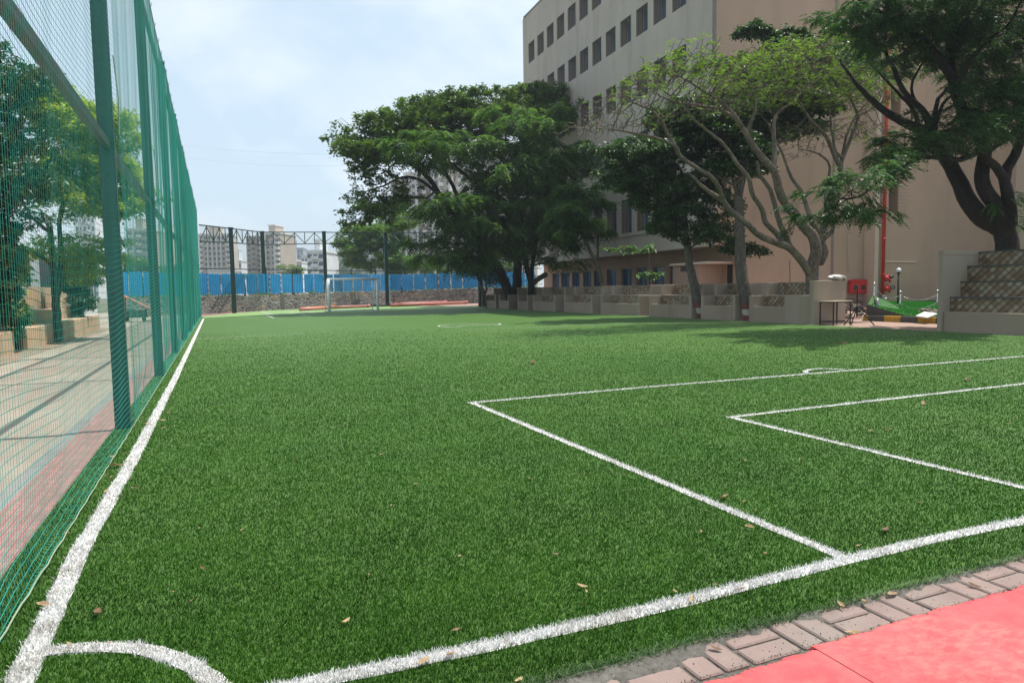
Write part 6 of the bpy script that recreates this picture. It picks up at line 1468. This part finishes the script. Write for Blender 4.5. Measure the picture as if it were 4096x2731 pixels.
MB().box(-10.1, 11.9, 3.0, -6.8, 28.1, 3.12).build('roof', MT['cement'], o)
o = thing('grey_block', 'pale grey block with narrow panels beyond the end of the beige court wall', 'building', (-6, 40, 0))
MB().box(-9.0, 36, 0, -5.6, 41, 3.2).build('wall', MT['white_plaster'], o)
for i in range(6): MB().box(-5.595, 36.3+i*0.8, 1.2, -5.57, 36.75+i*0.8, 3.0).build('panel', MT['glass_far'], o)
for i in range(4): MB().box(-8.6+i*0.8, 35.97, 1.2, -8.15+i*0.8, 35.995, 3.0).build('panel', MT['glass_far'], o)
# litter shelter with sloping reddish sheet
q = G(318, 738); o = thing('sloping_shelter', 'small trolley under a sloping reddish sheet against the stone wall beyond the net', 'shelter', tuple(q))
m = MB(); m.prism([(q.x-0.6, q.y), (q.x+0.8, q.y), (q.x+0.8, q.y+0.9), (q.x-0.6, q.y+0.9)], 0.0, 0.0)
m = MB(); A_ = Vector((q.x-0.7, q.y, 1.35)); B_ = Vector((q.x+0.9, q.y-0.1, 0.42)); w_ = Vector((0, 1.2, 0)); t_ = Vector((0, 0, 0.05)); n_ = Vector((0, 0, .03))
m.poly([A_, B_, B_+w_, A_+w_]); m.poly([A_-t_, A_+w_-t_, B_+w_-t_, B_-t_]); m.poly([A_-t_, B_-t_, B_, A_]); m.build('roof_sheet', MT['roof_red'], o)
MB().box(q.x-0.6, q.y+0.1, 0.18, q.x+0.35, q.y+0.8, 0.55).build('box', MT['cement_dark'], o)
for dx in (-0.5, 0.25):
    MB().tube([(q.x+dx, q.y+0.08, 0.1), (q.x+dx, q.y+0.02, 0.1)], 0.1, 12).build('wheel', MT['black_steel'], o)
for dx, zt_ in ((-0.66, 1.3), (0.8, 0.45)): MB().box(q.x+dx, q.y+1.0, 0, q.x+dx+0.05, q.y+1.05, zt_).build('post', MT['black_steel'], o)

# ------------------------------------------------------------------ distant buildings
def tower(name, label, cx, px0, px1, ytop, dist, floors, bays, wall_m, trim_m, depth=14, balcony=(), stripes=(), rz=None, tank=True, group=None, winw=0.55, seed=0, base_z=-3, shade=None, xoff=0):
    """front face spans px0..px1 of the reference view at the given camera distance"""
    a = atD(px0, 640, dist); b_ = atD(px1, 640, dist); top = atD((px0+px1)/2, ytop, dist).z; W = (b_-a).length; ang = math.atan2((b_-a).y, (b_-a).x)+(rz or 0)
    mid = (a+b_)/2; t_ = thing(name, label, 'building', (mid.x, mid.y, base_z), group, rz=ang); H = top-base_z; rd = random.Random(seed)
    MB().box(-W/2, 0.02, 0, W/2, depth, H).build('wall', MT[wall_m], t_)
    fh = H/floors; bw = W/bays; base_w = None
    m = MB(); 
    for k in stripes: m.box(-W/2+k*bw-0.28, -0.9, 0, -W/2+k*bw+0.28, 0.018, H+0.6)
    m.box(-W/2-0.3, -0.4, H, W/2+0.3, depth, H+0.8)
    m.build('trim', MT[trim_m], t_)
    cnt = 0
    for i in range(floors):
        for j in range(bays):
            if cnt >= 100: break
            ww = bw*winw; hh = fh*0.52
            if j in balcony:
                if base_w is None or True:
                    if 'bal_'+name not in PROT:
                        bo = MB().box(-ww*0.75, -1.3, -0.1, ww*0.75, 0.0, 0.15); bo.box(-ww*0.75, -1.35, 0.15, ww*0.75, -1.25, 1.0); bo.box(-ww*.75, -1.25, .15, -ww*.72, 0, 1.0); bo.box(ww*.72, -1.25, .15, ww*.75, 0, 1.0)
                        PROT['bal_'+name] = bo.build('balcony', MT[trim_m], t_); o_ = PROT['bal_'+name]
                    else:
                        o_ = PROT['bal_'+name].copy(); COL.objects.link(o_); o_.parent = t_
                    o_.location = (-W/2+(j+0.5)*bw, 0, i*fh+fh*0.08)
            if 'win_'+name not in PROT:
                wo = MB().box(-ww/2, -0.03, 0, ww/2, 0.02, hh); o_ = PROT['win_'+name] = wo.build('window', MT['glass_far'], t_)
            else: o_ = PROT['win_'+name].copy(); COL.objects.link(o_); o_.parent = t_
            o_.location = (-W/2+(j+0.5)*bw, -0.002, i*fh+fh*0.25); cnt += 1
    if tank:
        MB().box(-W*0.22, depth*0.2, H+0.8, W*0.12, depth*0.7, H+0.8+fh*1.3).build('roof_tank', MT[wall_m], t_)
        MB().box(-W*0.25, depth*0.15, H+0.8+fh*1.3, W*0.15, depth*0.75, H+1.2+fh*1.3).build('roof_tank_lid', MT[trim_m], t_)
    # side face windows
    for i in range(min(floors, 16)):
        for k in range(3):
            for sgn in (-1,):
                if 'side_'+name not in PROT:
                    PROT['side_'+name] = o_ = MB().box(-0.03, -depth*0.07, 0, 0.0, depth*0.07, fh*0.5).build('window', MT['glass_far'], t_)
                else: o_ = PROT['side_'+name].copy(); COL.objects.link(o_); o_.parent = t_
                o_.location = (-W/2, depth*(0.2+0.3*k), i*fh+fh*0.25)
    return t_
PROT = {}
tower('apartment_tower', 'cream apartment tower with stepped balconies at left of the skyline', 0, 462, 530, 541, 330, 13, 7, 'cream_tower', 'pale_tower', 14, (0, 6), (2, 3, 4, 5), rz=0.12)
tower('twin_face_tower', 'tall tan apartment tower with a white central strip and small balconies', 0, 600, 648, 538, 300, 13, 4, 'tan_tower', 'pale_tower', 15, (0, 3), (1.05, 2.95), rz=-0.15)
tower('grey_wing_tower', 'shaded grey brown wing joined to the left of the tan tower', 0, 570, 601, 547, 306, 13, 3, 'tan_tower', 'tan_tower', 12, (1,), (1, 2), rz=0.25, tank=False)
tower('blue_grey_block', 'hazy blue grey apartment block behind the white blocks', 0, 646, 698, 572, 560, 9, 8, 'blue_tower', 'blue_tower', 16, (1, 4, 6), (), rz=0.1)
tower('white_office_block', 'white block with dark banded windows and water tanks behind the goal', 0, 706, 746, 580, 230, 7, 3, 'white_plaster', 'white_plaster', 14, (1,), (), rz=-0.1, winw=0.78)
for j, (x0, x1, yt, ds, fl, by) in enumerate(((536, 556, 601, 420, 5, 3), (556, 574, 607, 430, 4, 3), (648, 664, 597, 400, 5, 3), (664, 682, 600, 410, 5, 3), (676, 694, 604, 330, 5, 3), (694, 708, 590, 380, 6, 2), (480, 528, 622, 240, 2, 6), (745, 752, 612, 420, 3, 1))):
    tower('white_block', ['small white block right of the cream tower', 'low white block left of the tan tower', 'white block right of the tan tower', 'white block with blue roof tank below the grey block', 'pale block just left of the white office block', 'narrow white slab behind the white office block', 'long low shed at the foot of the cream tower', 'tiny white house on the hillside right of the goal pole'][j], 0, x0, x1, yt, ds, fl, by, 'white_plaster', 'pale_tower', 10, (), (), group='small white blocks in the distance', seed=j, tank=j in (0, 2, 3))
    for k_ in ('win_white_block', 'side_white_block', 'bal_white_block'): PROT.pop(k_, None)
# behind the net on the left
for j, (x0, x1, yt, ds, fl, by, wm) in enumerate(((296, 348, 530, 260, 10, 6, 'tan_tower'), (368, 392, 540, 280, 10, 3, 'cream_tower'), (180, 225, 480, 300, 12, 5, 'white_plaster'))):
    tower('apartment_tower', ['tan apartment tower seen through the net right of the nearest post', 'narrow cream tower seen through the net by the second post', 'pale tower glimpsed through the yellow green tree'][j], 0, x0, x1, yt, ds, fl, by, wm, 'pale_tower', 12, (1, 3), (2,), seed=30+j)
    for k_ in ('win_apartment_tower', 'side_apartment_tower', 'bal_apartment_tower'): PROT.pop(k_, None)
# the big complex behind the trees
big = [(905, 935, 420, 215, 16, 2, 'brown_tower', (1,), 'brown shadowed bay of the big housing complex, at its left end'), (935, 962, 405, 210, 17, 2, 'pale_tower', (0,), 'white bay of the housing complex beside the brown one'), (962, 1000, 395, 205, 17, 3, 'brown_tower', (1,), 'brown recessed bay with balconies in the housing complex'),
       (1000, 1040, 378, 195, 18, 3, 'cream_tower', (1,), 'cream bay of the housing complex behind the feathery tree'), (1040, 1095, 330, 200, 20, 4, 'pale_tower', (1,), 'tall white gridded bay of the housing complex'), (1095, 1160, 325, 205, 20, 4, 'tan_tower', (1, 3), 'tan bay of the housing complex behind the rain tree trunk'), (1160, 1235, 345, 210, 18, 4, 'pale_tower', (2,), 'white bay of the housing complex next to the school building')]
for j, (x0, x1, yt, ds, fl, by, wm, bal, lb) in enumerate(big):
    tower('housing_block', lb, 0, x0, x1, yt, ds, fl, by, wm, 'pale_tower', 14, bal, (0.1, by-0.1) if by > 2 else (0.1,), rz=-0.12, seed=50+j, tank=j in (3, 5), group='bays of the big housing complex', winw=0.5)
    for k_ in ('win_housing_block', 'side_housing_block', 'bal_housing_block'): PROT.pop(k_, None)
tower('garden_villa', 'small white balconied house just visible behind the seats left of the school', 0, 1212, 1232, 560, 95, 3, 2, 'white_plaster', 'white_plaster', 8, (0,), (), tank=False)

# ------------------------------------------------------------------ hill, far ground cover and bushes
def hill(name, cxp, dist, wpx, hz, seed):
    c_ = atD(cxp, 640, dist); r_ = wpx/KK*0+wpx*dist/1593.0; rg = np.random.default_rng(seed); N_ = 90; X, Y = np.meshgrid(np.linspace(-1.3, 1.3, N_), np.linspace(-1, 1, N_)); q_ = X*X+Y*Y
    Z = hz*np.clip(1-q_, 0, 1)**0.9*(1+0.12*smooth_noise(X*4, Y*4, seed))+hz*0.045*smooth_noise(X*24, Y*24, seed+1)*(q_ < 1)-4; V = np.c_[(c_.x+X*r_).ravel(), (c_.y+Y*r_*0.7).ravel(), Z.ravel()]; i = np.arange(N_*N_).reshape(N_, N_)
    F = np.c_[i[:-1, :-1].ravel(), i[:-1, 1:].ravel(), i[1:, 1:].ravel(), i[1:, :-1].ravel()]; o = mesh_obj(name, V, F, MT['hill'], smooth=True); tag(o, kind='structure')
    n = 3500; pk_ = rg.integers(0, len(V), n); P_ = V[pk_]+rg.normal(0, r_*0.012, (n, 3))*np.array([1, 1, 0.1]); P_ = P_[P_[:, 2] > 2]
    Vs = [leaf_quads(P_+rg.normal(0, 2.0, P_.shape), 7.0, 0.8, rg) for _ in range(5)]
    w = mesh_obj('hillside_wood', np.concatenate([v_.reshape(-1, 3) for v_ in Vs]), np.arange(len(Vs)*len(P_)*4).reshape(-1, 4), MT['leaf_far'], attr=np.repeat(rg.uniform(0, 1, len(Vs)*len(P_)), 4)); tag(w, 'scrubby trees covering the hazy hillside', 'wood', kind='stuff')
hill('hill', 850, 900, 165, 55, 3)
hill('hill', 560, 1300, 120, 42, 5)
def bush(name, label, cxp, cyp, rx, ry, dist, n, mat, seed, cat='tree', group=None):
    rg = np.random.default_rng(seed); c_ = atD(cxp, cyp, dist); sx = rx*dist/1593; sz = ry*dist/1593; base = (c_.x, c_.y, 0.0)
    t_ = thing(name, label, cat, base, group); m = MB().tube([base, (c_.x+sx*.05, c_.y, c_.z*0.5), tuple(c_)], [sx*0.10+.03, sx*0.07+.02, sx*0.03+.01], 7)
    defs = [((c_.x+rg.uniform(-.75, .75)*sx, c_.y+rg.uniform(-.5, .5)*sx, c_.z+rg.uniform(-.55, .6)*sz), (sx*rg.uniform(.25, .45), sx*rg.uniform(.25, .4), sz*rg.uniform(.25, .45))) for _ in range(14)]
    for d in defs[:6]: m.tube([tuple(c_-Vector((0, 0, sz*.4))), d[0]], [sx*.03+.01, .01], 5)
    m.build('trunk', MT['bark_dark'], t_, True); P_ = clumps(defs, n, rg, 0.7); size = max(0.10, 1.6*dist/1593)
    leaves_obj('crown', [leaf_quads(P_, size*1.5, 0.6, rg, droop=0.2)], [0.5+rg.normal(0, 0.25, n)+0*P_[:, 2]], mat, t_); return t_
bush('far_tree', 'round dark green tree top above the blue sheets under the tan tower', 672, 622, 34, 16, 110, 5000, MT['leaf_neem'], 31)
bush('far_tree', 'low green tree top between the cream and tan towers', 560, 634, 30, 8, 120, 2500, MT['leaf_neem'], 32)
bush('far_tree', 'green tree seen through the net between the first two posts', 322, 610, 40, 26, 75, 6000, MT['leaf_neem'], 33)
bush('far_tree', 'green tree seen through the net left of the second post', 405, 618, 40, 22, 85, 4500, MT['leaf_neem'], 34)
bush('far_tree', 'bright green tree top above the blue sheets left of the rain tree trunk', 1075, 622, 40, 22, 78, 5000, MT['leaf_neem'], 35)
bush('far_tree', 'small bright shrub top over the sheets at the foot of the housing complex', 1015, 622, 22, 12, 76, 2500, MT['leaf_neem'], 36)
bush('far_tree', 'green tree top behind the twin trunk', 1160, 615, 34, 26, 76, 4500, MT['leaf_neem'], 37)
bush('far_tree', 'hazy tree clump in front of the small white blocks', 670, 628, 26, 14, 260, 2500, MT['leaf_far'], 38)
bush('far_tree', 'hazy tree clump right of the white office block', 775, 622, 34, 18, 300, 3500, MT['leaf_far'], 39)
bush('far_tree', 'tree clump at the foot of the hill behind the goal', 815, 628, 40, 14, 240, 3500, MT['leaf_far'], 40)
# creepers on the sheet fence rails
rg = np.random.default_rng(44); (pt, _) = along(np.linspace(0.3, LTOT-1, 900), 0.12)
P_ = np.array([[p.x, p.y, z+0.04] for p, d, z in pt]); P_ = np.repeat(P_, 5, axis=0)+rg.normal(0, 0.06, (4500, 3))
keep = smooth_noise(P_[:, 0]*0.5, P_[:, 1]*0.5, 9) > -0.1; P_ = P_[keep]
o = mesh_obj('wall_weeds', leaf_quads(P_, 0.13, 0.5, rg).reshape(-1, 3), np.arange(len(P_)*4).reshape(-1, 4), MT['leaf_neem'], attr=np.repeat(rg.uniform(0.2, 1, len(P_)), 4)); tag(o, 'low green weeds growing along the top of the stone wall', 'weeds', kind='stuff')
# overhead cables
for j, (a, b_, lb) in enumerate((((380, 330), (1000, 352), 'upper thin overhead cable crossing the pale sky'), ((430, 362), (900, 376), 'lower thin overhead cable crossing the pale sky'))):
    p, q = atD(*a, 90), atD(*b_, 70); pts = [p.lerp(q, k/20)-Vector((0, 0, 0.6*4*(k/20)*(1-k/20))) for k in range(21)]; tag(MB().tube(pts, 0.007, 4).build('overhead_cable', MT['conduit']), lb, 'cable')
# ------------------------------------------------------------------ haze
HAZE = True
if HAZE:
    m = MB().box(-1500, -55, -5.2, 1500, 1900, 75); o = m.build('haze', None)
    hm = bpy.data.materials.new('haze'); hm.use_nodes = True; nt = hm.node_tree
    for n in list(nt.nodes):
        if n.type == 'BSDF_PRINCIPLED': nt.nodes.remove(n)
    v = nt.nodes.new('ShaderNodeVolumePrincipled'); v.inputs['Color'].default_value = (0.82, 0.90, 1.0, 1); v.inputs['Density'].default_value = 0.00055; v.inputs['Anisotropy'].default_value = 0.2
    nt.links.new(v.outputs[0], nt.nodes['Material Output'].inputs['Volume']); o.data.materials.clear(); o.data.materials.append(hm); tag(o, 'thin pale haze filling the air', 'haze', kind='stuff')
